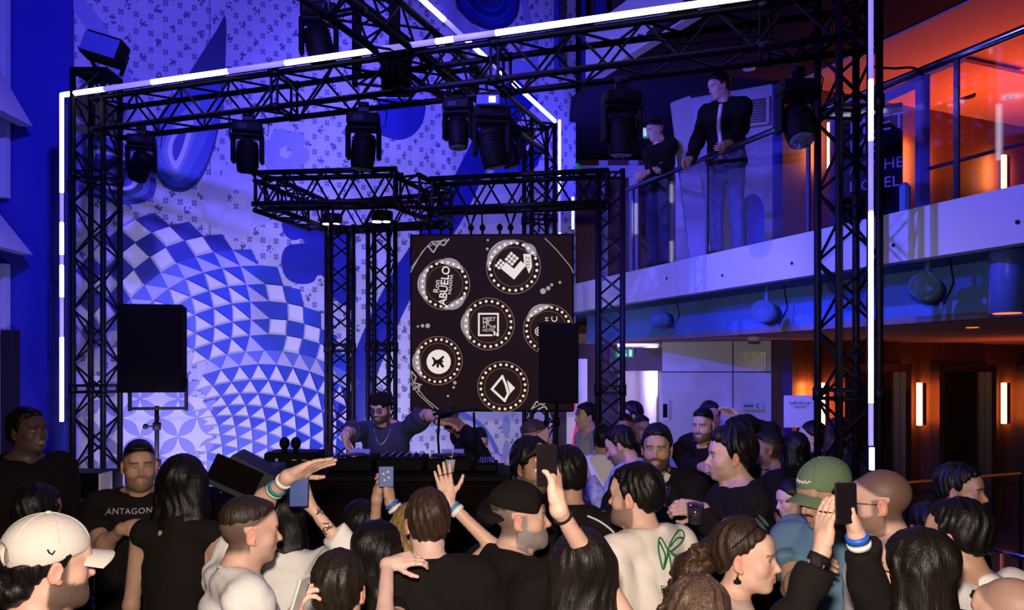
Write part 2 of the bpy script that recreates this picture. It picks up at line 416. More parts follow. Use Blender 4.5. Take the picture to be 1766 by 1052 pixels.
def head_colors(o, R, s, tone, beard, beard_col, brow_col, hair_col, buzz=0, lips=(.50, .20, .17), female=False):
    base = np.array(TONES[tone])
    def f(V):
        L = ((V-o) @ R)/s; x, y, z = np.abs(L[:, 0]), L[:, 1], L[:, 2]; n = len(V)
        C = np.tile(base, (n, 1))
        nz = (np.sin(V[:, 0]*61+V[:, 2]*37)*np.sin(V[:, 1]*53+V[:, 2]*29))
        C = C*(1+.05*nz)[:, None]
        hd = (np.linalg.norm(L-np.array([0, 0, .01]), axis=1) < .18)
        def blend(m, col, a=1.0):
            m = (m*hd*a)[:, None]; C[:] = C*(1-m)+np.array(col)*m
        blend(sstep(.03, .0, np.hypot(x-.042, (z+.02)))*(y > .04), base*np.array([1.08, .82, .8]), .6)      # cheeks
        blend(sstep(.022, .0, np.hypot(L[:, 0], z+.03))*(y > .09), base*np.array([1.05, .8, .78]), .5)
        blend((x > .072)*sstep(.04, .02, np.abs(z)), base*np.array([1.12, .72, .68]), .7)                    # ears
        ub = sstep(-.012, -.02, z)*sstep(.02, .028, np.hypot(x*1.0, (z+.03)))*(y > .03)
        side = sstep(-.024, -.010, y)*(x < .0765)*sstep(.03, .018, z)*(y < .04)*(x > .045)*sstep(.022, .005, y-.012)
        low = sstep(-.030, -.045, z+ .35*np.maximum(.05-y, 0)*0)*sstep(-.03, -.008, y)*sstep(-.145, -.125, z)
        ch = (y > .045)*sstep(-.048, -.036, z)*(x > .024)       # bare cheeks
        lip = sstep(1.15, .8, np.sqrt((x/.0235)**2+((z+.0612)/.0098)**2))*(y > .08)
        mo = (x < .030)*(z > -.053)*(z < -.038)*(y > .082)
        low = low*sstep(-.012, .004, z+.090+.40*np.maximum(y, 0)); m = np.clip(low*(1-ch)+side+mo, 0, 1)*(1-lip*.9)
        if beard: blend(m, beard_col, min(1, beard))
        blend(lip, lips if not beard else base*np.array([.95, .62, .58]), .85)
        arch = .0285+.05*np.minimum(x-.03, 0)*.25-.12*np.maximum(x-.036, 0)
        blend((x > .010)*(x < .050)*sstep(.0046 if female else .0066, .0018 if female else .0030, np.abs(z-arch))*(y > .06), brow_col, .8)
        blend((x > .018)*(x < .044)*sstep(.0038, .0022, np.abs(z-.0062))*(y > .068), (.03, .02, .02), .8 if female else .5)
        if buzz:
            sc = sstep(0, .02, (z-.06)-.62*(y-.06)+.0)*1.0
            sc = np.maximum(sc, (y < -.01)*sstep(-.075, -.045, z+.3*np.maximum(-y-.06, 0)))
            sc = sc*(z > -.075)*(1-((x > .070)*(np.abs(z) < .035)*(y > -.035))); blend(sc, hair_col, buzz)
        return C
    return f

def add_hand(S, W, d, nrm, s, side, curl=(.2, .2, .25, .3), thumb='out', spread=.0, k0=.02):
    """W wrist, d direction of the palm, nrm = palm side normal, side = +1/-1 selects where the thumb sits"""
    d = unit(d); nrm = unit(nrm-np.dot(nrm, d)*d); t = np.cross(d, nrm)*side
    def q(a, b, c): return W+(d*a+t*b+nrm*c)*s
    S.cone(q(-.02, 0, 0), q(.03, 0, 0), .026*s, .026*s, k0*s)
    for i, (b, l) in enumerate(((.030, .088), (.010, .092), (-.010, .088), (-.029, .080))):
        S.cone(q(.012, b*.62, 0), q(l, b, 0), .0155*s, .0118*s, .012*s)
    S.cone(q(.02, .020, .006), q(.05, .030, .008), .016*s, .013*s, .014*s)
    S.cone(q(.02, -.022, .006), q(.05, -.028, .005), .014*s, .012*s, .012*s)
    tips = []
    for i, (b, l, L) in enumerate(((.030, .088, (.039, .024, .019)), (.010, .092, (.043, .027, .020)), (-.010, .088, (.040, .025, .020)), (-.029, .080, (.031, .020, .018)))):
        p = q(l-.004, b, 0); a = 0; sp = spread*(1.5-i)/1.5; c = curl[i] if hasattr(curl, '__len__') else curl
        r = (.0100, .0090, .0082, .0070) if i < 3 else (.0090, .0081, .0073, .0063)
        for j in range(3):
            a += c*(.7, 1.1, .8)[j]
            dd = (d*math.cos(sp)+t*math.sin(sp))*math.cos(a)+nrm*math.sin(a)
            e = p+dd*L[j]*s; S.cone(p, e, r[j]*s, r[j+1]*s, .004*s); p = e
        tips.append(p)
    if thumb == 'out': dd = [d*.62+t*.78+nrm*.1, d*.75+t*.66+nrm*.12, d*.86+t*.5+nrm*.1]
    elif thumb == 'grip': dd = [d*.5+t*.55+nrm*.66, d*.62+t*.1+nrm*.75, d*.6-t*.4+nrm*.7]
    else: dd = [d*.8+t*.55+nrm*.2, d*.93+t*.3+nrm*.2, d*.97+t*.1+nrm*.2]
    p = q(.022, .022, .004)
    for j, L in enumerate((.042, .034, .028)):
        e = p+unit(dd[j])*L*s; S.cone(p, e, (.0135, .0105, .0095)[j]*s, (.0105, .0095, .0075)[j]*s, .006*s); p = e
    tips.append(p)
    return tips

PEOPLE = {}
def person(key, label, px, py_top, D, yaw, hyaw=None, hpitch=0, hroll=0, tone='light', female=False, hair='short', hair_col=(.02, .013, .01),
           beard=0, beard_col=(.03, .02, .015), smile=0, buzz=0, shirt=('tee', 'black'), pants='denim_dark', arms=None, lean=0, bulk=1.0, seat=0,
           cap=None, group=None, q=1, z0=0, sink=0, top_off=.123, height=None, seed=None, eyes=True):
    """px, py_top = where the top of the head sits; D = its distance; q = detail 0 (near) .. 2 (far)"""
    seed = seed if seed is not None else int(px*7+py_top) % 997
    top = np.array(P(px, py_top, D)); a = math.radians(yaw); Rb = rotz(-a)
    ha = math.radians(yaw if hyaw is None else hyaw); Rh = rotz(-ha) @ rotx(-math.radians(hpitch)) @ roty(math.radians(hroll))
    H = top[2]-z0
    s = H/(1.755-.0) if height is None else height/1.755
    s_body = s; s = min(max(s, .86), 1.05)                      # head size stays human
    o = top-Rh @ np.array([0, -.01, top_off*s])                 # head centre
    # spine from the pelvis up to the head
    base_xy = o[:2].copy(); le = math.radians(lean)
    hipz = z0+.93*s_body
    nb = o+Rh @ np.array([0, -.03, -.085])*s                      # neck top
    up_len = (1.48-.93)*s_body
    neck0 = nb-(Rb @ np.array([0, math.sin(le)*.7+.12, 1.]))*.062*s
    hip = np.array([0, 0, 0.]); hip[2] = hipz; hip[:2] = neck0[:2]-(Rb @ np.array([0, math.sin(le), 0]))[:2]*up_len
    ux = Rb[:, 0]; uy = Rb[:, 1]; sp = unit(neck0-hip); fw = unit(np.cross(sp, ux))*-1
    fw = unit(np.cross(sp, ux)); fw = fw if np.dot(fw, uy) > 0 else -fw
    RB = np.stack([ux, fw, sp], 1); L = np.linalg.norm(neck0-hip); sw = .168*s if female else .19*s
    sw *= (1+.35*(bulk-1))
    def b(x, y, t): return hip+ux*x+fw*y+sp*(t*L)
    shz = .895
    S = Solid()
    near = q == 0; hh = (.0042, .0058, .008)[q]; hb = (.014, .018, .024)[q]; hhand = (.0034, .0048, .0065)[q]
    add_head(S, o, Rh, s, female, beard, 1.0, smile)
    S.cone(neck0-sp*.03, nb, (.050 if female else .060)*s*(1+.3*(bulk-1)), (.045 if female else .056)*s, .03*s)
    if not female: S.cone(neck0+fw*.03, o+Rh @ np.array([0, .012, -.075])*s, .04*s, .038*s, .03*s)
    bk = bulk*s
    torso = []
    def T(kind, *args): torso.append((kind, args)); (S.cone if kind == 'c' else S.ell)(*args)
    T('e', b(0, 0, 0), np.array([.165 if female else .155, .11, .12])*bk, RB, .05)
    T('e', b(0, 0, .33), np.array([.12 if female else .145, .095, .15])*bk, RB, .06)
    T('e', b(0, .0, .66), np.array([.145 if female else .17, .112, .17])*bk, RB, .06)
    if female:
        for x in (-1, 1): T('e', b(x*.07*s, .095*s, .62), np.array([.06, .055, .06])*s, RB, .03)
    T('c', b(-sw*.86, -.01, shz), b(sw*.86, -.01, shz), .054*bk, .054*bk, .05)
    for x in (-1, 1): T('c', b(x*.02, -.025*s, 1.0), b(x*sw*.8, -.015, shz+.02), .045*bk, .042*bk, .04)
    # legs
    legs = []
    for x in (-1, 1):
        h0 = hip+ux*x*.088*s+np.array([0, 0, -.02]); kn = np.array([*(h0[:2]+(uy*.03+ux*x*.015)[:2]), z0+.49*s_body]); an = np.array([*(h0[:2]+(ux*x*.02-uy*.02)[:2]), z0+.085])
        legs.append((h0, kn, an, x)); S.cone(h0, kn, .085*bk, .056*bk, .04); S.cone(kn, an, .055*bk, .036*bk, .03)
        S.cone(an+np.array([0, 0, -.04]), an+uy*.14+np.array([0, 0, -.05]), .035, .028, .03)
    # arms
    arms = arms or {}; A = {}; fine = []
    hr = np.array([.115, .135, .14])*1.0*s+.012
    fine.append((o-np.array([.115, .115, .145])*s-.012, o+np.array([.115, .115, .135])*s+.012, hh))
    for side, x in (('L', -1), ('R', 1)):
        sp_ = arms.get(side, {}); sh = b(x*sw, -.01, shz-.02)
        la, lf = .295*s, .26*s
        if 'at' in sp_: Wt = np.array(P(*sp_['at']))
        elif sp_.get('pose') == 'hold': Wt = b(x*.10*s, .30*s, .52)
        elif sp_.get('pose') == 'fore': Wt = b(x*.22*s, .26*s, .40)
        else: Wt = b(x*(sw+.07*s), .06*s, -.10)
        dv = Wt-sh; dl = np.linalg.norm(dv)
        if dl > (la+lf)*.985:
            Wt = sh+dv/dl*(la+lf)*.985; dl = (la+lf)*.985
        dl = max(dl, .12); dn = dv/np.linalg.norm(dv)
        ca = (la*la+dl*dl-lf*lf)/(2*la*dl); ca = max(-1, min(1, ca)); hgt = la*math.sqrt(1-ca*ca)
        pole = np.array(sp_.get('pole', ux*x*.5-uy*.35+np.array([0, 0, -1.]) if ('at' in sp_ or 'pose' in sp_) else -uy), float)
        pole = pole-dn*np.dot(pole, dn); pole = unit(pole); el = sh+dn*la*ca+pole*hgt
        th = .86 if female else 1.0
        S.cone(sh, el, .050*bk*th, .038*s*th, .03); S.cone(el, Wt, .039*s*th, .026*s*th, .02)
        S.ell(el+(Wt-el)*.28, np.array([.042, .042, .06])*s*th, None, .03) if not female else None
        fd = unit(Wt-el); hd = np.array(sp_.get('dir', fd), float); hd = unit(hd)
        nrm = np.array(sp_.get('nrm', -ux*x+uy*.2), float)
        if abs(np.dot(unit(nrm), hd)) > .95: nrm = uy+np.array([.1, 0, .2])
        ts = sp_.get('thumb_side', None)
        if ts is None:
            tt = np.cross(hd, unit(nrm)); ts = 1 if x < 0 else -1
            # thumb lies towards the front/up when the palm faces inwards
        tips = add_hand(S, Wt+hd*.015*s, hd, nrm, s*(.9 if female else 1.0), ts, sp_.get('curl', .3), sp_.get('thumb', 'in'), sp_.get('spread', 0))
        A[side] = dict(sh=sh, el=el, W=Wt, fd=fd, hd=hd, nrm=unit(nrm-np.dot(nrm, hd)*hd), tips=tips, x=x)
        if sp_.get('vis', 'at' in sp_) :
            c = Wt+hd*.09*s; fine.append((c-.125*s, c+.125*s, hhand))
    foot = (float(hip[0]), float(hip[1]), float(z0))
    root = thing('person', label, 'person', foot, group)
    bcol = beard_col; col = head_colors(o, Rh, s, tone, beard, bcol, [c*.9 for c in hair_col] if max(hair_col) < .2 else [c*.35 for c in hair_col], hair_col, buzz, female=female,
                                        lips=(.55, .16, .14) if female else (.45, .2, .16))
    body = solid_obj('body', S, hb, SKIN, root, fine, None, col)
    def q3(*p): return o+Rh @ (np.array(p)*s)
    if eyes and q < 2:
        m = MB()
        for x in (-1, 1):
            m.cur = 0; m.sphere(q3(x*.031, .0759, .0022), .0125*s, 12, 8); m.cur = 1; m.sphere(q3(x*.031, .0817, .0024), .0074*s, 10, 6); m.build('eye', [WHITE_EYE, IRIS], root); m = MB()
    # shirt
    kind, cm = shirt[0], shirt[1]; sm = FAB[cm]; G = Solid(); g = (.012 if kind in ('tank', 'dress') else .017)*s
    loose = {'tee': 1.06, 'big': 1.16, 'jacket': 1.14, 'long': 1.07, 'tank': 1.0, 'dress': 1.0}[kind]
    for kd, ar in torso:
        if kd == 'e': G.ell(ar[0], ar[1]*loose+g*.7, ar[2], .05)
        else: G.cone(ar[0], ar[1], ar[2]+g*.6, ar[3]+g*.6, .04)
    hem = {'tee': -.06, 'big': -.16, 'jacket': -.04, 'long': -.05, 'tank': -.05, 'dress': -.6}[kind]
    G.cone(b(0, 0, .5), b(0, 0, hem), .13*bk*loose, .148*bk*loose, .06)
    if kind == 'dress': G.cone(b(0, 0, 0), b(0, 0, -.9), .17*bk, .20*bk, .05)
    G.plane(b(0, 0, hem), sp, .01)
    G.plane(neck0+sp*.028*s-fw*.02, -unit(sp+fw*.22), .012)
    G.cone(neck0-sp*.05, nb+sp*.03, .058*s, .066*s, .006, 's')
    for side in ('L', 'R'):
        d_ = A[side]
        if kind in ('tee', 'big'):
            t = .62 if kind == 'tee' else .82; e = d_['sh']+(d_['el']-d_['sh'])*t
            G.cone(d_['sh'], e, .058*bk+g, (.062 if kind == 'tee' else .078)*s+g*.6, .035, 'u', 1.0)
        elif kind in ('jacket', 'long'):
            x_ = .012*s if kind == 'jacket' else .004*s; sl = arms.get(side, {}).get('sleeve', 1.0)
            G.cone(d_['sh'], d_['el'], .056*bk+g, .047*s+g*.5+x_, .035); e2 = d_['el']+(d_['W']-d_['fd']*.01-d_['el'])*sl; G.cone(d_['el'], e2, .046*s+g*.5+x_, (.046+(.034-.046)*sl)*s+g*.35+x_, .015, 'u', 1.0)
    if kind == 'tank': pass
    lo, hi = G.bounds()
    sh_o = solid_obj('shirt' if kind in ('tee', 'big', 'long', 'tank') else ('jacket' if kind == 'jacket' else 'dress'), G, (.009, .012, .017)[q], sm, root, disp=wrinkle((.015, .014, .010)[q]*(.35 if kind in ('tank', 'dress') else 1), seed, 30 if not kind == 'big' else 22))
    if kind in ('tee', 'big', 'long'):      # neck band
        m = MB(); pts = []
        ring_c = neck0; n_ = unit(sp+fw*.22); p_ = neck0+sp*.028*s-fw*.02
        for i in range(21):
            t = 2*math.pi*i/20; v_ = ring_c+ux*.070*s*math.cos(t)+fw*.070*s*math.sin(t); pts.append(v_-sp*(np.dot(v_-p_, n_)/np.dot(sp, n_)+.004))
        m.path(pts, .0065*s, 6); m.build('collar', sm, root)
    # trousers and shoes
    if kind != 'dress' or True:
        G2 = Solid(); G2.ell(b(0, 0, -.02), np.array([.165, .12, .13])*bk, RB, 0)
        for h0, kn, an, x in legs: G2.cone(h0, kn, .093*bk, .07*bk, .03); G2.cone(kn, an+np.array([0, 0, -.02]), .068*bk, .058*bk, .02, 'u', 1.0)
        solid_obj('trousers', G2, (.022, .024, .026)[q], FAB[pants], root)
        for h0, kn, an, x in legs:
            G3 = Solid(); G3.cone(an+np.array([0, 0, -.035])-uy*.03, an+uy*.15+np.array([0, 0, -.05]), .045, .036, .02); G3.plane((0, 0, z0+.002), (0, 0, 1), .004)
            solid_obj('shoe', G3, .016, FAB['shoe'], root)
    # hair
    HM = hair_mat('hair_%d_%d_%d' % tuple(int(c*999) for c in hair_col), hair_col)
    hs = int(q > 1)
    def hairobj(Hs, h, amp, f, name='hair'):
        def disp(X, Y, Z):
            x, y, z = X-o[0], Y-o[1], Z-o[2]; th = np.arctan2(x, y)
            return amp*(np.sin(th*f+3*np.sin(z*22+seed)+1.7*np.sin(th*5+seed))*.6+.5*np.sin(x*f*7+2*np.sin(y*40))*np.sin(y*f*6+z*30))
        return solid_obj(name, Hs, h, HM, root, disp=disp)
    def skullcap(t=.010, line=0., back=-.062, k=.006, front=.0):
        Hs = Solid(); Hs.ell(q3(0, -.016, .045), np.array([.074+t, .097+t, .086+t*1.2])*s, Rh, 0)
        Hs.ell(q3(0, -.035, .0), np.array([.070+t*.8, .066+t, .075])*s, Rh, .02*s)
        n1 = Rh @ unit([0, -.72, 1.0]); Hs.plane(q3(0, .068+front, .072+line), n1, k)      # hairline from forehead past the temples
        n2 = Rh @ np.array([0, -.25, 1.]); 
        Hs.plane(q3(0, -.09, back), Rh @ unit([0, -.1, 1.0]), k)
        return Hs
    hq = (.0055, .007, .0095)[q]
    if hair in ('short', 'curly', 'bun', 'pony', 'crop', 'spiky'):
        t = {'short': .009, 'curly': .024, 'bun': .011, 'pony': .010, 'crop': .006, 'spiky': .02}[hair]
        Hs = Solid(); Hs.ell(q3(0, -.018, .048 if hair != 'crop' else .060), np.array([.073+t, .096+t, .087+t*1.3] if hair != 'crop' else [.0735, .0965, .081])*s, Rh, 0)
        if hair != 'crop': Hs.ell(q3(0, -.038, .0), np.array([.069+t*.7, .066+t*.8, .078])*s, Rh, .02*s)
        Hs.plane(q3(0, .030, .046), Rh @ unit([0, -.95, 1.0]), .012*s)
        if hair in ('short', 'curly', 'crop', 'spiky'):
            for x in ((-1, 1) if hair != 'crop' else ()): Hs.cone(q3(x*.073, .018, .045), q3(x*.0745, .010, .004), (.010+t*.4)*s, .006*s, .012*s)
            Hs.ell(q3(0, .045, .098), np.array([.055, .040, .018+t*.6])*s, Rh, .02*s)
        Hs.plane(q3(0, -.09, -.045 if not female else -.06), Rh @ unit([0, .25, 1.0]), .01)

        if hair in ('bun', 'pony'): pass
        for x in (-1, 1): Hs.ell(q3(x*.092, -.006, -.006), np.array([.022, .028, .036])*s, Rh, .006*s, 's')
        if cap: Hs.plane(q3(0, 0, .042), Rh @ unit([0, .22*(-1 if cap.get('back') else 1), -1.]), .004)
        if hair == 'bun': Hs.ell(q3(0, -.125, .01), np.array([.042, .04, .04])*s, Rh, .02*s)
        if hair == 'pony':
            Hs.ell(q3(0, -.12, .03), np.array([.03, .03, .03])*s, Rh, .02*s)
            p0 = q3(0, -.13, .02); p1 = q3(.0, -.185, -.06); p2 = q3(.01, -.19, -.17); p3 = q3(.0, -.16, -.27)
            Hs.cone(p0, p1, .035*s, .062*s, .03); Hs.cone(p1, p2, .062*s, .068*s, .03); Hs.cone(p2, p3, .066*s, .03*s, .03)
        amp = {'short': .0048, 'curly': .008, 'bun': .002, 'pony': .004, 'crop': .001, 'spiky': .006}[hair]
        hairobj(Hs, hq, amp*s, {'curly': 11, 'pony': 13, 'spiky': 13}.get(hair, 17))
    elif hair in ('long', 'longwave'):
        Hs = Solid(); Hs.ell(q3(0, -.016, .048), np.array([.088, .108, .096])*s, Rh, 0)
        dn_ = np.array([0, 0, -1.]); len_ = .30 if hair == 'long' else .26
        for x in (-1, -.5, 0, .5, 1):
            p0 = q3(x*.062, -.045+.02*abs(x), .02); p1 = p0+(Rh @ np.array([x*.012, -.025, 0]))*s+dn_*.17*s; p2 = p1+dn_*(len_+.03*math.sin(seed+x*3))*s+(Rh @ np.array([x*.02, -.02, 0]))
            Hs.cone(p0, p1, .047*s, .043*s, .03); Hs.cone(p1, p2, .043*s, .022*s, .03)
        for x in (-1, 1): Hs.cone(q3(x*.072, .025, .05), q3(x*.085, .01, -.10), .022*s, .028*s, .02*s); Hs.cone(q3(x*.085, .01, -.10), q3(x*.10, .03, -.28), .028*s, .018*s, .02*s)
        # face opening
        Hs.ell(q3(0, .092, -.02), np.array([.058, .075, .095])*s, Rh, .012*s, 's'); Hs.ell(q3(0, .10, -.13), np.array([.062, .09, .10])*s, Rh, .015*s, 's')
        hairobj(Hs, hq*1.1, .0035*s, 15)
    if cap: make_cap(root, q3, Rh, s, cap)
    info = dict(root=root, o=o, R=Rh, s=s, A=A, b=b, ux=ux, fw=fw, sp=sp, shirt=sh_o, q3=q3, L=L, neck=neck0, body=body)
    PEOPLE[key] = info; return info

def make_cap(root, q3, R, s, spec):
    """spec = dict(mat=..., back=bool brim backwards, open=bool strap gap)"""
    m = FAB[spec['mat']]; d = -1 if spec.get('back') else 1
    S = Solid(); S.ell(q3(0, -.014, .058), np.array([.090, .112, .092])*s, R, 0); S.plane(q3(0, 0, .038 if not spec.get('low') else .028), R @ unit([0, -.26*d, 1.0]), .006)
    if spec.get('open'): S.ell(q3(0, -.125*d, .046), np.array([.034, .04, .030])*s, R, .006*s, 's')
    o = solid_obj('cap', S, .0055, m, root)
    # brim: curved plate
    b = MB(); n = 14; V = []; top = []
    for i in range(n+1):
        t = -1+2*i/n; ang = t*1.05
        for rr in (0, 1):
            r_in = .092; x = math.sin(ang)*(.080+.006*rr); y = (.045+.062*math.cos(ang)) if rr == 0 else (.055+.125*math.cos(ang)**.8)
            z = .043-.030*(abs(t)**2)*1.0-.012*rr+.012*(1-abs(t))*0
            V.append(q3(x, (y-.014)*d, z)); 
    for i in range(n+1):
        for rr in (0, 1): V.append(V[i*2+rr]+R @ np.array([0, 0, -.0045*s]))
    N = 2*(n+1); f = []
    for i in range(n):
        a = i*2; f += [(a, a+1, a+3, a+2), (N+a, N+a+2, N+a+3, N+a+1), (a+1, N+a+1, N+a+3, a+3), (a, a+2, N+a+2, N+a)]
    f += [(0, N, N+1, 1), (2*n, 2*n+1, N+2*n+1, N+2*n)]
    b.add(V, f, False); b.build('brim', m, root)
    bt = MB(); bt.sphere(q3(0, -.014, .151), np.array([.009, .009, .005])*s, 8, 6)
    for k in range(6):                                     # seams
        a = k*math.pi/3+.5; pts = []
        for j in range(9):
            u = j/8*1.35; pts.append(q3(math.sin(a)*.0905*math.sin(u), -.014+math.cos(a)*.1125*math.sin(u), .058+.0925*math.cos(u)))
        bt.path(pts, .0014, 4)
    bt.build('cap_seams', FAB[spec.get('seam', spec['mat'])], root)
    return o

def band(name, info, side, t, r, wdt, m):
    """a band round the wrist; t = distance up the forearm from the wrist"""
    A = info['A'][side]; c = A['W']-A['fd']*t; b = MB(); b.lathe([(r, -wdt/2), (r+.002, -wdt/2), (r+.002, wdt/2), (r, wdt/2)], c, A['fd'], 16)
    return b.build(name, m, info['root'])
FAB = {
 'black': mat('fabric_black', (.009, .006, .0055), .9, bump=.15, bscale=90, spec=.2), 'black2': mat('fabric_soft_black', (.02, .013, .012), .95, bump=.1, bscale=60, spec=.2),
 'white': mat('fabric_white', (.78, .75, .71), .9, bump=.2, bscale=70, spec=.2), 'cream': mat('fabric_cream', (.80, .72, .64), .9, bump=.2, bscale=60, spec=.2),
 'grey': mat('fabric_pale_grey', (.48, .46, .48), .9, bump=.2, bscale=60, spec=.2), 'teal': mat('fabric_teal', (.11, .20, .27), .9, bump=.2, bscale=70, spec=.2),
 'denim': mat('fabric_light_denim', (.34, .36, .44), .9, bump=.5, bscale=40, noise=.85, nscale=26), 'denim_dark': mat('fabric_dark_denim', (.03, .035, .06), .9, bump=.2, bscale=90),
 'jeans': mat('fabric_faded_jeans', (.10, .13, .22), .9, bump=.3, noise=.4, nscale=10), 'pink': mat('fabric_pale_pink', (.6, .44, .4), .8, bump=.3, bscale=100),
 'green': mat('cap_green', (.13, .20, .10), .85, bump=.3, bscale=200), 'white_cap': mat('cap_off_white', (.72, .66, .58), .85, bump=.3, bscale=200), 'shoe': mat('shoe_black', (.02, .018, .018), .5),
 'grey_line': mat('seam_grey', (.3, .3, .28), .8), 'navy': mat('fabric_navy', (.03, .035, .07), .9),
 'check': mat('fabric_dark_check', (.05, .05, .09), .9, noise=.8, nscale=9), 'beige': mat('fabric_beige', (.45, .38, .25), .9, bump=.1),
}
# ---------------------------------------------------------------- shared surface materials
M = {
 'truss': mat('truss_black', (.0035, .0025, .0028), .5, spec=.14), 'black': mat('black_plastic', (.004, .003, .003), .6, spec=.08),
 'blackmatt': mat('black_matt', (.008, .005, .0045), .95, spec=.04), 'grille': mat('speaker_grille', (.008, .0055, .005), .95, bump=.4, bscale=350, spec=.04),
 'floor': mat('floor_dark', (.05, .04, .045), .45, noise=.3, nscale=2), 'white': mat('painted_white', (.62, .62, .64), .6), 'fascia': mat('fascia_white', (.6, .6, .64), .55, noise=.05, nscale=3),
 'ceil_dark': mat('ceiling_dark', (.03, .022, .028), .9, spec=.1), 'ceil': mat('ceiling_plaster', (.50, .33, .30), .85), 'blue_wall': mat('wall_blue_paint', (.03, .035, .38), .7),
 'panel': mat('wall_panel', (.5, .5, .56), .5), 'wood': None, 'steel': mat('brushed_steel', (.28, .22, .20), .32, metal=1, bump=.05, bscale=100), 'steel_dark': mat('dark_steel_door', (.14, .11, .10), .28, metal=1),
 'rail': mat('blue_steel_rail', (.25, .28, .5), .22, metal=1), 'joint': mat('dark_joint', (.01, .01, .02), .9), 'led': mat('led_tube_bright', (.8, .8, 1), .4, emit=(.80, .74, 1), estr=5.5),
 'led_dim': mat('led_tube_dim', (.5, .5, .8), .4, emit=(.30, .24, .95), estr=.9), 'lamp_hot': mat('wall_lamp_glow', (1, .6, .3), .4, emit=(1, .40, .12), estr=9), 'lamp_warm': mat('wall_lamp_edge', (1, .4, .1), .4, emit=(1, .17, .02), estr=1.6),
 'exit': mat('exit_green', (.0, .3, .1), .4, emit=(.01, .22, .06), estr=.6), 'exit_white': mat('exit_white', (.8, .9, .8), .4, emit=(.75, 1, .8), estr=.5),
 'teal_dark': mat('recess_teal', (.06, .13, .22), .8), 'copper': mat('copper_trim_glow', (.7, .25, .1), .3, metal=1, emit=(.6, .12, .02), estr=.15),  # copper carries a faint orange glow of its own, no lamp in it
}
def wood_mat():
    m = mat('wood_panel', (.20, .075, .03), .42, spec=.4); nt = m.node_tree; b = nt.nodes['Principled BSDF']
    tc = nt.nodes.new('ShaderNodeTexCoord'); mp = nt.nodes.new('ShaderNodeMapping'); mp.inputs['Scale'].default_value = (14, 14, .7)
    n = nt.nodes.new('ShaderNodeTexNoise'); n.inputs['Scale'].default_value = 2.5; n.inputs['Detail'].default_value = 6; cr = nt.nodes.new('ShaderNodeValToRGB')
    cr.color_ramp.elements[0].position = .35; cr.color_ramp.elements[0].color = (.07, .024, .011, 1); cr.color_ramp.elements[1].position = .7; cr.color_ramp.elements[1].color = (.11, .042, .018, 1)
    L = nt.links.new; L(tc.outputs['Object'], mp.inputs[0]); L(mp.outputs[0], n.inputs['Vector']); L(n.outputs['Fac'], cr.inputs[0]); L(cr.outputs[0], b.inputs['Base Color']); return m
M['wood'] = wood_mat()

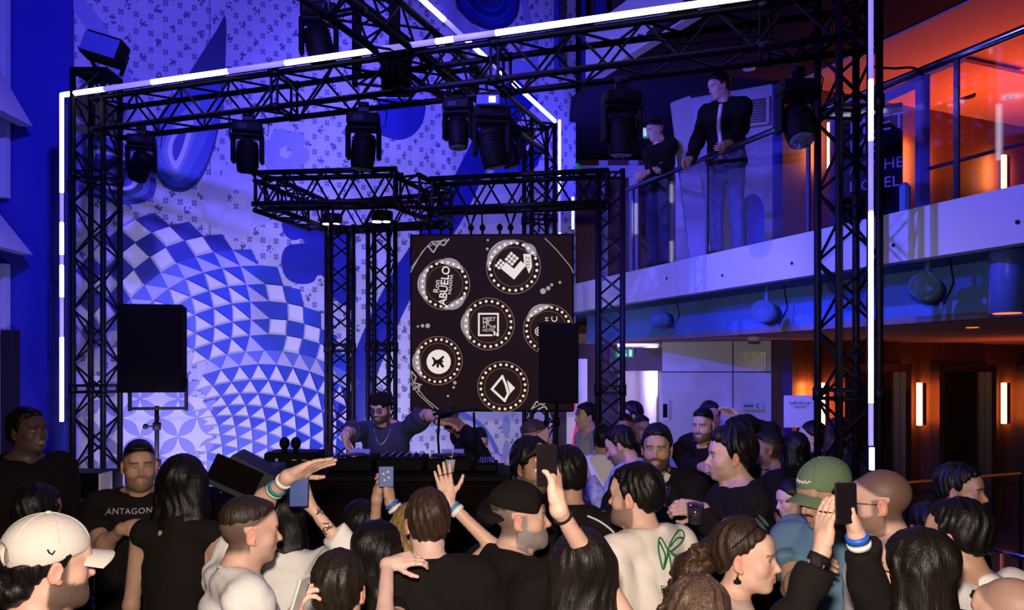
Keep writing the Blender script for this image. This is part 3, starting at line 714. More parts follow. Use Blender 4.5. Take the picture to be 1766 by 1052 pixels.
# ---------------------------------------------------------------- the mural wall: plane through (-4.73, 8.6) running right and away
MT = np.array([.9076, .42, 0]); MN = np.array([.42, -.9076, 0]); M0 = np.array([-4.73, 8.6, 0])
def mur(px, py):
    u = (px-CX)/F; t = (u*M0[1]-M0[0])/(MT[0]-u*MT[1]); D = M0[1]+t*MT[1]; return (t, CH-(py-HY)/F*D)
def tile_mat():
    """painted delft tiles: thin grid, four-petal flowers at the corners, small blue figures in every other tile"""
    m = bpy.data.materials.new('delft_tiles'); m.use_nodes = True; nt = m.node_tree; b = nt.nodes['Principled BSDF']; b.inputs['Roughness'].default_value = .55
    L = nt.links.new
    def N(t, **k):
        n = nt.nodes.new(t)
        for a, v in k.items(): setattr(n, a, v)
        return n
    def mth(op, a, bb=None, c=None):
        n = N('ShaderNodeMath', operation=op)
        for i, x in enumerate((a, bb, c)):
            if x is None: continue
            if isinstance(x, (int, float)): n.inputs[i].default_value = x
            else: L(x, n.inputs[i])
        return n.outputs[0]
    tc = N('ShaderNodeTexCoord'); sx = N('ShaderNodeSeparateXYZ'); L(tc.outputs['Object'], sx.inputs[0])
    u = mth('DIVIDE', sx.outputs['X'], .151); v = mth('DIVIDE', sx.outputs['Z'], .186)
    fu = mth('SUBTRACT', mth('FRACT', u), .5); fv = mth('SUBTRACT', mth('FRACT', v), .5)          # centre of the tile
    iu = mth('FLOOR', u); iv = mth('FLOOR', v)
    au = mth('ABSOLUTE', fu); av = mth('ABSOLUTE', fv)
    line = mth('MAXIMUM', mth('GREATER_THAN', au, .485), mth('GREATER_THAN', av, .487))
    cu = mth('SUBTRACT', .5, au); cv = mth('SUBTRACT', .5, av)                                       # offset from the nearest corner
    r = mth('SQRT', mth('ADD', mth('MULTIPLY', cu, cu), mth('MULTIPLY', cv, cv)))
    th = mth('ARCTAN2', cv, cu); pet = mth('ABSOLUTE', mth('SINE', mth('MULTIPLY', th, 2)))
    fl = mth('MULTIPLY', mth('LESS_THAN', r, mth('ADD', .03, mth('MULTIPLY', pet, .21))), mth('GREATER_THAN', r, .045))
    par = mth('LESS_THAN', mth('ABSOLUTE', mth('SUBTRACT', mth('FRACT', mth('MULTIPLY', mth('ADD', iu, iv), .5)), .0)), .25)
    cmb = N('ShaderNodeCombineXYZ'); L(mth('ADD', fu, mth('MULTIPLY', iu, 3.7)), cmb.inputs[0]); L(mth('ADD', fv, mth('MULTIPLY', iv, 5.3)), cmb.inputs[1])
    no = N('ShaderNodeTexNoise'); no.inputs['Scale'].default_value = 5.5; no.inputs['Detail'].default_value = 3; L(cmb.outputs[0], no.inputs['Vector'])
    rc = mth('SQRT', mth('ADD', mth('MULTIPLY', fu, fu), mth('MULTIPLY', fv, fv)))
    mot = mth('MULTIPLY', mth('GREATER_THAN', no.outputs['Fac'], mth('ADD', .40, mth('MULTIPLY', rc, .55))), mth('MULTIPLY', mth('LESS_THAN', rc, .30), par))
    ink = mth('MAXIMUM', mth('MULTIPLY', line, .35), mth('MAXIMUM', mth('MULTIPLY', fl, .75), mth('MULTIPLY', mot, .85)))
    mx = N('ShaderNodeMix', data_type='RGBA'); L(ink, mx.inputs[0]); mx.inputs[6].default_value = (.60, .61, .66, 1); mx.inputs[7].default_value = (.012, .02, .16, 1)
    L(mx.outputs[2], b.inputs['Base Color']); return m
MUR = {'tile': tile_mat(), 'white': mat('mural_white', (.82, .82, .85), .5), 'pale': mat('mural_pale', (.52, .52, .62), .5), 'lilac': mat('mural_lilac', (.32, .34, .58), .5), 'mid': mat('mural_mid_blue', (.12, .18, .55), .5),
       'blue': mat('mural_blue', (.02, .065, .45), .45), 'deep': mat('mural_deep_blue', (.01, .02, .30), .45), 'navy': mat('mural_navy', (.015, .018, .14), .5)}
m = MB(); m.box((-.0+3.1, .1, 4.3), (6.2, .2, 8.6))
wall_back = m.build('wall_back', MUR['tile']); wall_back.location = M0; wall_back.rotation_euler = (0, 0, math.atan2(MT[1], MT[0])); struct(wall_back)
def relief(name, pts, mk, h=.012, base=0., smooth=6, px=True, top=.97):
    """raised flat ornament on the mural; pts in picture pixels (or wall metres)"""
    q = [mur(*p) for p in pts] if px else pts
    if smooth: q = catmull(q, smooth)
    mb = MB(); mb.prism(q, (0, -base, 0), (1, 0, 0), (0, 0, 1), h, 1.0)
    me_o = mb.build(name, MUR[mk], wall_back, local=True); return me_o
def relief_line(name, pts, wd, mk, h=.01, base=0.):
    q = np.array([mur(*p) for p in pts]); q = np.array(catmull(q, 8, False)); d = np.gradient(q, axis=0); d /= np.linalg.norm(d, axis=1)[:, None]; nn = np.stack([-d[:, 1], d[:, 0]], 1)
    wv = wd if np.ndim(wd) else np.full(len(q), wd)
    if np.ndim(wd): wv = np.interp(np.linspace(0, 1, len(q)), np.linspace(0, 1, len(wd)), wd)
    a = q+nn*wv[:, None]/2; c = q-nn*wv[:, None]/2; V = []; f = []; n = len(q)
    for k in (0, 1):
        for s_ in (a, c):
            for p in s_: V.append((p[0], -base-h*k, p[1]))
    for i in range(n-1): f += [(2*n+i, 2*n+i+1, 3*n+i+1, 3*n+i), (i, i+1, 2*n+i+1, 2*n+i), (n+i, 3*n+i, 3*n+i+1, n+i+1)]
    mb = MB(); mb.add(V, f); return mb.build(name, MUR[mk], wall_back, local=True)
# long pointed leaf, nested bands
relief('leaf_ornament', [(389, 30), (389, 100), (385, 170), (372, 245), (352, 300), (330, 325), (305, 331), (280, 318), (262, 285), (258, 245), (275, 200), (305, 160), (340, 105), (372, 55)], 'navy', .012)
relief('leaf_ornament', [(386, 158), (376, 215), (356, 280), (333, 313), (308, 324), (284, 314), (266, 283), (262, 248), (278, 205), (306, 165), (345, 128)], 'blue', .006, .012)
relief('leaf_ornament', [(372, 165), (362, 220), (340, 275), (312, 312), (285, 296), (268, 262), (284, 215), (310, 175)], 'mid', .006, .018)
relief('leaf_ornament', [(345, 180), (336, 235), (306, 302), (284, 275), (283, 250), (300, 215), (325, 185)], 'lilac', .006, .024)
relief('leaf_ornament', [(333, 200), (326, 245), (305, 293), (290, 270), (291, 248), (306, 218)], 'white', .006, .030, 4)
relief('leaf_ornament', [(321, 221), (316, 250), (303, 279), (297, 262), (302, 240)], 'deep', .006, .036, 4)
# lying leaf behind the left tower
lv = [(131, 240), (170, 236), (215, 248), (250, 272), (268, 305), (266, 335), (245, 350), (205, 352), (160, 340), (131, 322)]
relief('oval_ornament', lv, 'deep', .012)
for k, mk in ((.86, 'mid'), (.72, 'navy'), (.58, 'white'), (.48, 'blue'), (.30, 'navy'), (.14, 'mid')):
    relief('oval_ornament', [(195+(x-195)*k, 297+(y-297)*k) for x, y in lv], mk, .005, .012+.005*int((1-k)*9))
relief('band_ornament', [(128, 0), (147, 0), (190, 60), (228, 138), (245, 210), (215, 215), (185, 120), (150, 50), (128, 20)], 'lilac', .010, 0, 3)
# flowers
def flower(cx, cy, r, mk, core='tile', n=6, ang=.2, squash=1.0):
    pts = []
    for i in range(n*10):
        t = i/(n*10)*2*math.pi+ang; rr = r*(.74+.26*abs(math.cos(n*t/2-ang*n/2))**.55); pts.append((cx+rr*math.cos(t), cy+rr*math.sin(t)*squash))
    relief('flower_ornament', pts, mk, .012, 0, 0)
    relief('flower_ornament', [(cx+r*.27*math.cos(math.pi/3*i+.5), cy+r*.27*math.sin(math.pi/3*i+.5)) for i in range(6)], core, .004, .012, 0)
flower(492, 263, 42, 'lilac'); flower(408, 345, 66, 'pale', ang=.5)
relief('scallop_ornament', [(486, 385), (500, 378), (520, 388), (560, 395), (606, 410), (612, 440), (612, 520), (596, 528), (575, 512), (560, 480), (548, 475), (540, 486), (522, 490), (500, 484), (488, 468), (486, 440), (496, 424), (515, 421), (525, 420), (520, 412), (505, 414), (492, 405)], 'deep', .012, 0, 4)
relief('disc_ornament', [(655, 172), (700, 171), (730, 174), (733, 190), (727, 214), (712, 232), (690, 241), (668, 237), (654, 228), (648, 200)], 'deep', .012, 0, 5)
# sweeping bands
relief_line('swoosh_ornament', [(905, 150), (875, 190), (846, 230), (815, 290), (775, 370), (700, 480), (650, 580), (620, 660), (600, 740)], [.5, .42, .34, .34, .36, .36, .36, .36, .36], 'deep', .012)
relief('swoosh_ornament', [(840, 300), (905, 200), (925, 300), (915, 420), (905, 700), (720, 700), (760, 560), (800, 400)], 'pale', .006, 0, 5)
relief('ring_ornament', [(882, 225), (905, 222), (925, 240), (928, 280), (905, 300), (880, 300), (862, 280), (862, 250)], 'deep', .012, .006)
relief_line('ring_ornament', [(868, 235), (872, 252), (890, 260), (912, 255), (928, 240)], .07, 'white', .006, .018)
relief('ring_ornament', [(855, 285), (872, 280), (888, 284), (893, 300), (880, 312), (860, 310), (850, 298)], 'blue', .008, .018, 5)
relief('disc_ornament', [(785, 0), (800, 28), (830, 48), (862, 52), (888, 34), (896, 0), (893, -60), (850, -90), (800, -70)], 'navy', .012, .0, 5)
for k, mk in ((.88, 'deep'), (.7, 'blue'), (.66, 'deep'), (.46, 'blue'), (.42, 'deep'), (.24, 'navy'), (.16, 'deep')):
    relief('disc_ornament', [(845+(x-845)*k, -8+(y+8)*k) for x, y in [(785, 0), (800, 28), (830, 48), (862, 52), (888, 34), (896, 0), (893, -60), (850, -90), (800, -70)]], mk, .003, .012+.003*int((1-k)*10), 5)
relief_line('band_ornament', [(745, -40), (768, 0), (795, 42), (835, 75), (880, 110), (930, 130)], .22, 'lilac', .008)
relief_line('band_ornament', [(893, -40), (905, 10), (915, 60), (925, 130)], .10, 'lilac', .008, .002)
relief_line('arc_ornament', [(775, 705), (800, 715), (830, 735), (850, 765), (862, 800), (866, 830)], .06, 'mid', .012)
relief('arc_ornament', [(770, 705), (800, 716), (830, 738), (848, 768), (860, 830), (790, 830), (770, 770)], 'pale', .006, 0, 4)
for k in range(3): relief('petal_ornament', [(873, 712+46*k), (880, 735+46*k), (873, 756+46*k), (866, 735+46*k)], 'lilac', .006, 0, 5)
relief_line('seam', [(362, -60), (362, 850)], .008, 'navy', .002)
relief_line('seam', [(206, 718), (560, 716)], .006, 'navy', .002, .0)

# checkered ball: a lattice of curved cells, light cells raised
col_s = {-7: (95, -130), -6: (98, -125), -5: (104, -118), -4: (110, -106), -3: (118, -92), -2: (124, -74), -1: (140, -48), 0: (140, -33), 1: (140, -15), 2: (141, -5), 3: (138, 14), 4: (126, 30), 5: (126, 41), 6: (118, 55), 7: (112, 66), 8: (106, 74), 9: (98, 82), 10: (90, 88), 11: (82, 94), 12: (76, 98), 13: (70, 100)}
row_s = [(120, 100), (110, 110), (80, 120), (60, 120), (45, 140), (30, 130), (5, 140), (-10, 125), (-30, 128), (-47, 111), (-58, 128), (-76, 111), (-93, 99), (-100, 90), (-106, 84), (-110, 80), (-112, 76), (-114, 72), (-114, 70), (-114, 68), (-114, 66)]
def node(c, r):
    x, y = 290., 120.
    for i in range(min(r, len(row_s))): x += row_s[i][0]; y += row_s[i][1]
    if c > 0:
        for i in range(c): x += col_s[i][0]; y += col_s[i][1]-max(0, r-6)*2.5
    if c < 0:
        for i in range(-1, c-1, -1): x -= col_s[i][0]; y -= col_s[i][1]
    return (200+x/4.384, 340+y/4.384)
BALL = {k: MB() for k in ('white', 'pale', 'blue', 'deep', 'mid')}
for r in range(0, 20):
    for c in range(-7, 13):
        p = [node(c, r), node(c+1, r), node(c+1, r+1), node(c, r+1)]; cx, cy = np.mean(p, 0)
        # outline of the ball (staircase upper right, circle elsewhere)
        if cx < 131 or cy > 872 or cy < 335 or cx > 612 or c > r-1: continue
        if cx < 362 and cy > 625 and (cx < 352+ (cy-690)*.05): continue
        q = [np.array(mur(*z)) for z in p]; cc = np.mean(q, 0)
        def poly(pts, mk, h, ins=0.0):
            g = np.mean(pts, 0); base = [g+(z-g)*.995 for z in pts]
            V = [(z[0], -.004, z[1]) for z in base]; tp = [g+(z-g)*(1-ins) for z in pts]
            if ins: tp = [z+np.array([-.004, .012]) for z in tp]
            V += [(z[0], -h, z[1]) for z in tp]; n = len(pts)
            BALL[mk].add(V, [(i, (i+1) % n, n+(i+1) % n, n+i) for i in range(n)]+[tuple(range(n, 2*n))])
        sq = (c >= 3 and 4 <= r <= 8) or (r <= 2)
        odd = (c+r+1) % 2
        if sq: poly(q, 'white' if odd else ('deep' if r < 3 else 'blue'), .05 if odd else .012, .20 if odd else 0)
        elif True:
            poly([q[0], q[2], q[3]], 'pale' if (r < 4 or (c == 2 and r < 9) or r == 9) else 'white', .014 if (r < 4 or (c == 2 and r < 9) or r == 9) else .045, 0 if (r < 4 or (c == 2 and r < 9) or r == 9) else .22); poly([q[0], q[1], q[2]], 'mid' if (r == 9 or r > 14 or c < -1) else 'blue', .012)
        else:
            poly([q[1], q[2], q[3]], 'white' if odd or r > 11 else 'pale', .045 if r > 9 else .014, .22 if r > 9 else 0); poly([q[0], q[1], q[3]], 'mid' if (r == 9 or r > 13 or c < 0) else 'blue', .012)
for k, mb in BALL.items():
    if mb.v: o_ = mb.build('checker_ornament', MUR[k], wall_back, local=True)
# overlapping circles, lower left
pet = MB(); bs = MB()
bs.prism([mur(*p) for p in ((131, 640), (200, 655), (362, 690), (366, 745), (366, 860), (131, 880))], (0, 0, 0), (1, 0, 0), (0, 0, 1), .004); bs.build('circle_ornament', MUR['white'], wall_back, local=True)
gx = [307+65.5*i for i in range(-3, 2)]; gy = [688, 753, 818, 883]
def lens(p, q):
    a = np.array(p, float); b_ = np.array(q, float); d = b_-a; nn = np.array([-d[1], d[0]]); pts = []
    for k in range(9): t = k/8; pts.append(a+d*t+nn*.21*math.sin(math.pi*t))
    for k in range(1, 8): t = 1-k/8; pts.append(a+d*t-nn*.21*math.sin(math.pi*t))
    return [mur(*z) for z in pts]
for i, x in enumerate(gx):
    for j, y in enumerate(gy):
        for (X2, Y2) in ((x+32.7, y-32.5), (x+32.7, y+32.5), (x-32.7, y+32.5), (x-32.7, y-32.5)):
            if 131 < (x+X2)/2 < 360 and (y+Y2)/2 > 648+max(0, (x-200))*.12: pet.prism(lens((x, y), (X2, Y2)), (0, -.004, 0), (1, 0, 0), (0, 0, 1), .016, .96)
pet.build('circle_ornament', MUR['lilac'], wall_back, local=True)

# ---------------------------------------------------------------- building shell
m = MB(); m.box((1.5, 5, -.05), (22, 26, .1)); struct(m.build('floor', M['floor']))
m = MB(); m.box((-5.12, 8.75, 4.2), (.78, .5, 8.4)); struct(m.build('wall_left', M['blue_wall']))
m = MB(); m.box((-5.6, 6.3, 4.2), (.1, 4.6, 8.4)); struct(m.build('wall_left', M['blue_wall']))
m = MB(); m.box((-5.45, 8.42, 5.3), (.24, .08, 2.6)); m.box((-5.45, 8.42, 2.0), (.24, .08, 2.6)); struct(m.build('window_1', M['white']))
m = MB(); m.box((-5.52, 8.36, 5.3), (.10, .06, 2.6)); m.box((-5.52, 8.36, 2.0), (.10, .06, 2.4)); struct(m.build('window_2', M['ceil_dark']))
def gusset(z0, h, y, nm):
    mb = MB(); x1 = (57-CX)/F*y; x0 = x1-.42; mb.prism([(x1, z0), (x0, z0+h*1.15), (x0, z0+h*.25), (x1-.14, z0)], (0, y+.0, 0), (1, 0, 0), (0, 0, 1), .5); return struct(mb.build(nm, M['white']))
gusset(P(0, 213, 8.2)[2], .62, 8.3, 'trim_1'); gusset(P(0, 437, 8.2)[2], .45, 8.3, 'trim_2')
m = MB(); m.box((-5.28, 8.38, .9+.0), (.14, .10, 3.4)); struct(m.build('trim_3', M['ceil_dark']))
m = MB(); m.box((-4.83, 8.44, 2.72), (.09, .12, .72)); struct(m.build('trim_4', M['blue_wall']))

# gallery edge line: runs from the right foreground to the mural, seen in plan
B0 = np.array([3.14, 4.886, 0]); BD = unit([-2.33, 5.52, 0]); BN = np.array([.921, .389, 0])        # BN points away from the hall
def bal(px, off=0.):
    u = (px-CX)/F; A = B0+BN*off; t = (u*A[1]-A[0])/(BD[0]-u*BD[1]); return A+BD*t
def along(p0, p1, z0, z1, th, name, mt, kind='structure'):
    """upright slab standing on the plan line p0-p1"""
    a = np.array(p0, float); b_ = np.array(p1, float); d = b_-a; n_ = unit([-d[1], d[0], 0]); mb = MB()
    mb.add([(*(a+n_*k)[:2], z) for z in (z0, z1) for k in (0, th)]+[(*(b_+n_*k)[:2], z) for z in (z0, z1) for k in (0, th)], [(0, 2, 6, 4), (1, 5, 7, 3), (0, 1, 3, 2), (4, 6, 7, 5), (2, 3, 7, 6), (0, 4, 5, 1)])
    o_ = mb.build(name, mt); o_['kind'] = kind; return o_
near = B0-BD*3.0; far = bal(985)
FZ0, FZ1 = 2.95, 3.31
along(near, far, FZ0, FZ1, -.12, 'trim_5', M['fascia'])
def slab(name, pts, z0, z1, mt):
    mb = MB(); n = len(pts); V = [(*p[:2], z0) for p in pts]+[(*p[:2], z1) for p in pts]
    mb.add(V, [(i, (i+1) % n, n+(i+1) % n, n+i) for i in range(n)]+[tuple(range(n))[::-1], tuple(range(n, 2*n))]); return struct(mb.build(name, mt))
W0 = np.array([3.26, 9.59, 0]); WD = unit([.918, .397, 0])                                              # lift wall
back_far = np.array([.9, 13.6, 0]); rf = W0+WD*5.2
slab('ceiling_gallery', [near+BN*.12, near+BN*5.5, rf, W0, W0+np.array([0, 4.0, 0]), back_far, far+BN*.12], FZ0+.02, FZ1-.01, M['teal_dark'])
# under-gallery: recess, soffit face and lower ceiling
SO = .67
along(near+BN*SO, bal(1012, SO), 2.55, 2.97, -.06, 'trim_6', mat('soffit_blue', (.10, .22, .55), .7))
slab('ceiling_lower', [near+BN*(SO+.0), near+BN*5.5, rf, W0, W0+np.array([0, 4.0, 0]), back_far, bal(1012, SO)], 2.55, 2.60, M['ceil'])
# upper ceiling, outer strip coloured dark for missing light; third-floor edge
UC = 5.65
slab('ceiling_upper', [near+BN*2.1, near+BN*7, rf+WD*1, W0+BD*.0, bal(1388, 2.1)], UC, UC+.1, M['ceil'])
slab('ceiling_upper_shaded', [near-BN*.3, near+BN*2.1, bal(1388, 2.1), W0, W0+np.array([0, 4, 0]), back_far, far, bal(1240, -.3)], UC+.02, UC+.12, M['ceil_dark'])  # unlit part of the ceiling, its shade put into the material colour
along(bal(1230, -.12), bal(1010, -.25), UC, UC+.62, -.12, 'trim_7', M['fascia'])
along(near-BN*.3, bal(1232, -.12), UC, UC+.62, -.12, 'trim_8', M['ceil_dark'])  # same white edge, coloured dark where the blue wash does not fall
mb = MB(); mb.prism([(0, 0), (1.0, 0), (1.0, 1.3), (0, 1.3)], (*(bal(1500, 3.2)[:2]), UC-.04), BN, -BD, .04)
struct(mb.build('trim_9', mat('ceiling_panel', (.6, .35, .3), .8)))
# lift wall, two storeys
along(W0, rf, 0, FZ0, .2, 'wall_right', M['wood']); along(W0, rf, FZ1, UC+.02, .2, 'wall_right_upper', mat('upper_wall_dark', (.10, .04, .045), .6))
def wl(px):
    u = (px-CX)/F; t = (u*W0[1]-W0[0])/(WD[0]-u*WD[1]); return W0+WD*t
WNrm = unit([WD[1], -WD[0], 0])                                                                          # out of the wall, to the hall
def lift(n, x0, x1, ph=False):
    a = wl(x0)+WNrm*.01; b_ = wl(x1)+WNrm*.01; W_ = np.linalg.norm(b_-a); mb = MB(); z = 2.26
    for (s0, s1, z0, z1) in ((0, .10, 0, z), (W_-.10, W_, 0, z), (0, W_, z-.09, z)):
        c = a+WD*(s0+s1)/2+WNrm*.06; mb.box((c[0], c[1], (z0+z1)/2), (s1-s0, .14, z1-z0), np.stack([WD, -WNrm, [0, 0, 1]], 1))
    fr = struct(mb.build('door_%d' % n, M['steel']))
    for k in (0, 1):
        c = a+WD*(.10+(W_-.2)*(k+.5)/2)+WNrm*.02; p = MB(); p.box((c[0], c[1], 1.08), ((W_-.2)/2-.008, .03, 2.16), np.stack([WD, -WNrm, [0, 0, 1]], 1)); p.build('door_leaf', M['steel_dark'], fr)
    return fr
lift(1, 1442, 1556); lift(2, 1604, 1702); lift(3, 1752, 1860)
# wall lamps: dark box with a glowing edge, plus its own light
def wall_lamp(px, y0, y1, label, power=7, group=None, flip=1):
    p = wl(px)+WNrm*.02; D = p[1]; z0 = CH-(y1-HY)/F*D; z1 = CH-(y0-HY)/F*D; R_ = np.stack([WD, -WNrm, [0, 0, 1]], 1); c = np.array([p[0], p[1], (z0+z1)/2])
    t = thing('wall_lamp', label, 'lamp', tuple(np.array([p[0], p[1], z0])), group)
    mb = MB(); mb.bbox(c+WNrm*.05+WD*.045*flip, (.07, .10, z1-z0), R_, .006); mb.build('lamp_body', M['wood'], t)
    mb = MB(); mb.bbox(c+WNrm*.075-WD*.025*flip, (.06, .05, z1-z0), R_, .006); mb.build('diffuser', M['lamp_hot'], t)
    mb = MB(); mb.bbox(c+WNrm*.03+WD*.105*flip, (.03, .03, z1-z0), R_, .005); mb.build('side_glow', M['lamp_warm'], t)
    for s_ in (-1, 1):
        d = bpy.data.lights.new('lamp_light', 'AREA'); o = bpy.data.objects.new('lamp_light', d); COL.objects.link(o); d.shape = 'RECTANGLE'; d.size = .05; d.size_y = z1-z0; d.energy = power*(1 if s_*flip < 0 else .6); d.color = (1, .26, .05)
        q = c+WNrm*.09+WD*s_*.16; o.location = q; o.rotation_euler = Matrix((tuple(np.cross([0, 0, 1], WNrm-WD*s_*.4)/np.linalg.norm(np.cross([0, 0, 1], WNrm-WD*s_*.4))), (0, 0, 1), tuple(unit(WNrm-WD*s_*.4)))).transposed().to_euler()
    return t
GL = None
wall_lamp(1410, 660, 733, 'orange wall lamp on the wood panel left of the lifts, beside the white notice')
wall_lamp(1577, 660, 733, 'orange wall lamp between the two lift doors on the lower floor')
wall_lamp(1722, 660, 730, 'rightmost orange wall lamp on the lower floor, right of the second lift')
wall_lamp(1424, 215, 293, 'orange wall lamp upstairs, left of the dark MEET ME AT THE HOTEL board', 8)
wall_lamp(1578, 245, 318, 'orange wall lamp upstairs, right of the MEET ME AT THE HOTEL board', 8)
wall_lamp(1722, 270, 327, 'small orange wall lamp upstairs at the far right behind the glass', 6)
light('AREA', tuple(wl(1620)+WNrm*1.3+np.array([0, 0, 4.4])), tuple(wl(1620)+WNrm*1.6+np.array([0, 0, 6])), 85, (1, .12, .02), 1.6, name='upper_orange')
light('AREA', tuple(wl(1600)+WNrm*1.3+np.array([0, 0, 1.9])), tuple(wl(1620)+WNrm*1.2+np.array([0, 0, 3])), 5, (1, .12, .05), 1.0, name='lower_orange')

# panelled wall left of the lifts, both storeys
PW0 = np.array([1.98, 10.6, 0]); PW1 = W0+np.array([-.02, .0, 0])
PW0 = np.array(P(1142, 0, 10.4)); PW0[2] = 0; PW1 = np.array(P(1330, 0, 9.9)); PW1[2] = 0
along(PW0, PW1, 0, FZ0, .15, 'wall_panel', M['panel']); along(PW1, W0, 0, FZ0, .12, 'wall_corner', mat('corner_dark_blue', (.06, .05, .16), .7))
PD = unit(PW1-PW0); PL = np.linalg.norm(PW1-PW0); PNr = unit([PD[1], -PD[0], 0]); RP = np.stack([PD, -PNr, [0, 0, 1]], 1)
mb = MB(); 
for z in (CH+.02,): mb.box((*(PW0+PD*PL/2+PNr*.002)[:2], CH+.01), (PL, .006, .012), RP)
mb.box((*(PW0+PD*PL*.66+PNr*.002)[:2], 1.27), (.012, .006, 2.55), RP); struct(mb.build('trim_10', M['joint']))
t = thing('vent_grille', 'pale ventilation grille high on the blue-lit panel wall downstairs', 'vent', tuple(PW0+PD*PL*.84+np.array([0, 0, 2.2])))
mb = MB(); c = PW0+PD*PL*.84+PNr*.02+np.array([0, 0, CH+.145])
for (dx, dz, w_, h_) in ((0, .12, .32, .015), (0, -.12, .32, .015), (-.155, 0, .015, .25), (.155, 0, .015, .25)): mb.box(c+PD*dx+np.array([0, 0, dz]), (w_, .03, h_), RP)
mb.build('frame', M['white'], t); mb = MB()
for k in range(14): mb.box(c+PD*(-.14+.0215*k), (.006, .02, .23), RP)
mb.build('slat', M['steel'], t)
t = thing('wall_sign', 'small grey sign with an arrow on the blue panel wall', 'sign', tuple(PW0+PD*PL*.86)); c = np.array(P(1298, 700, 9.9))+PNr*.02
mb = MB(); mb.box(c, (.26, .012, .10), RP); mb.build('plate', mat('sign_grey', (.42, .42, .5), .5), t)
mb = MB(); [mb.box(c+PNr*.008+PD*(-.09+.022*i), (.014, .004, .030), RP) for i in range(5)]; mb.tube(c+PNr*.01+PD*.05, c+PNr*.01+PD*.08+np.array([0, 0, .03]), .004, 4); mb.tube(c+PNr*.01+PD*.05, c+PNr*.01+PD*.08-np.array([0, 0, .03]), .004, 4); mb.build('lettering', M['joint'], t)
t = thing('call_panel', 'narrow dark call panel on the wall beside the bright doorway', 'panel', tuple(PW0+PD*.1)); c = np.array(P(1148, 708, 10.35))+PNr*.02
mb = MB(); mb.box(c, (.09, .02, .26), RP); mb.build('plate', M['white'], t); mb = MB(); mb.box(c+PNr*.015, (.055, .012, .18), RP); mb.build('screen', M['black'], t)
# header, bright doorway, wall behind it
hb = P(1048, 600, 10.9); h1 = P(1156, 640, 10.7)
mb = MB(); mb.box(((hb[0]+h1[0])/2, 10.8, 2.33), (h1[0]-hb[0], .3, .31)); struct(mb.build('trim_11', mat('header_mauve', (.16, .11, .15), .7)))
mb = MB(); mb.box((2.0, 13.3, 1.4), (3.4, .1, 2.8)); struct(mb.build('wall_corridor', M['white']))
mb = MB(); mb.box((P(1139, 0, 10.9)[0], 11.7, 1.27), (.06, 1.8, 2.55)); struct(mb.build('wall_corridor_side', M['white']))
mb = MB()
for x in (1068, 1136): mb.box((P(x, 0, 10.9)[0], 10.9, 1.1), (.05, .10, 2.2))
struct(mb.build('door_4', M['steel']))
mb = MB(); mb.box((P(1030, 0, 10.9)[0]-.15, 10.95, 1.27), (.85, .1, 2.55)); struct(mb.build('wall_corridor_left', mat('wall_mauve', (.10, .06, .08), .7)))
# upper back wall with door frames
mb = MB(); mb.box((2.2, 13.2, 4.5), (4.6, .1, 2.4)); struct(mb.build('wall_upper', mat('upper_back_wall', (.24, .10, .14), .7)))
mb = MB()
for x in (1040, 1092): mb.box((P(x, 0, 12.6)[0], 12.6, 4.4), (.14, .1, 2.2))
mb.box((P(1060, 0, 12.6)[0], 12.56, 5.32), (2.2, .1, .18)); struct(mb.build('door_5', M['panel']))
along(np.array(P(1165, 0, 10.3))*[1, 1, 0], np.array(P(1332, 0, 9.7))*[1, 1, 0], FZ1, UC+.02, .15, 'wall_upper_panel', M['panel']); along(np.array(P(1332, 0, 9.7))*[1, 1, 0], W0, FZ1, UC, .12, 'wall_upper_corner', M['blue_wall'])
t = thing('vent_grille', 'dark ventilation grille upstairs on the panel behind the two leaning people', 'vent', tuple(P(1302, 200, 9.7))); c = np.array(P(1302, 192, 9.72)); mb = MB()
for k in range(9): mb.box(c+np.array([0, 0, -.13+.032*k]), (.26, .02, .012), RP)
mb.build('slat', M['steel'], t); mb = MB()
for (dx, dz, w_, h_) in ((0, .16, .32, .03), (0, -.16, .32, .03), (-.15, 0, .03, .33), (.15, 0, .03, .33)): mb.box(c+PD*dx+np.array([0, 0, dz]), (w_, .03, h_), RP)
mb.build('frame', M['white'], t)
# leaning pale board upstairs
t = thing('leaning_board', 'tall pale board standing tilted upstairs between the two people', 'board', tuple(P(1200, 455, 8.9)))
mb = MB(); Y = 8.95; mb.prism([(P(1190, 0, Y)[0], 3.32), (P(1226, 0, Y)[0], 3.32), (P(1188, 0, Y)[0], CH-(168-HY)/F*Y), (P(1156, 0, Y)[0], CH-(180-HY)/F*Y)], (0, Y, 0), (1, 0, 0), (0, 0, 1), .06); mb.build('plank', M['panel'], t)
t = thing('arched_prop', 'dark rounded prop upstairs behind the glass right of the leaning board', 'prop', tuple(P(1290, 400, 8.2)))
mb = MB(); Y = 8.2; mb.prism(catmull([(P(x, 0, Y)[0], CH-(y-HY)/F*Y) for x, y in ((1268, 445), (1270, 370), (1280, 345), (1296, 337), (1310, 350), (1314, 380), (1308, 445))], 5), (0, Y, 0), (1, 0, 0), (0, 0, 1), .08); mb.build('panel', mat('prop_blue', (.05, .07, .35), .6), t)

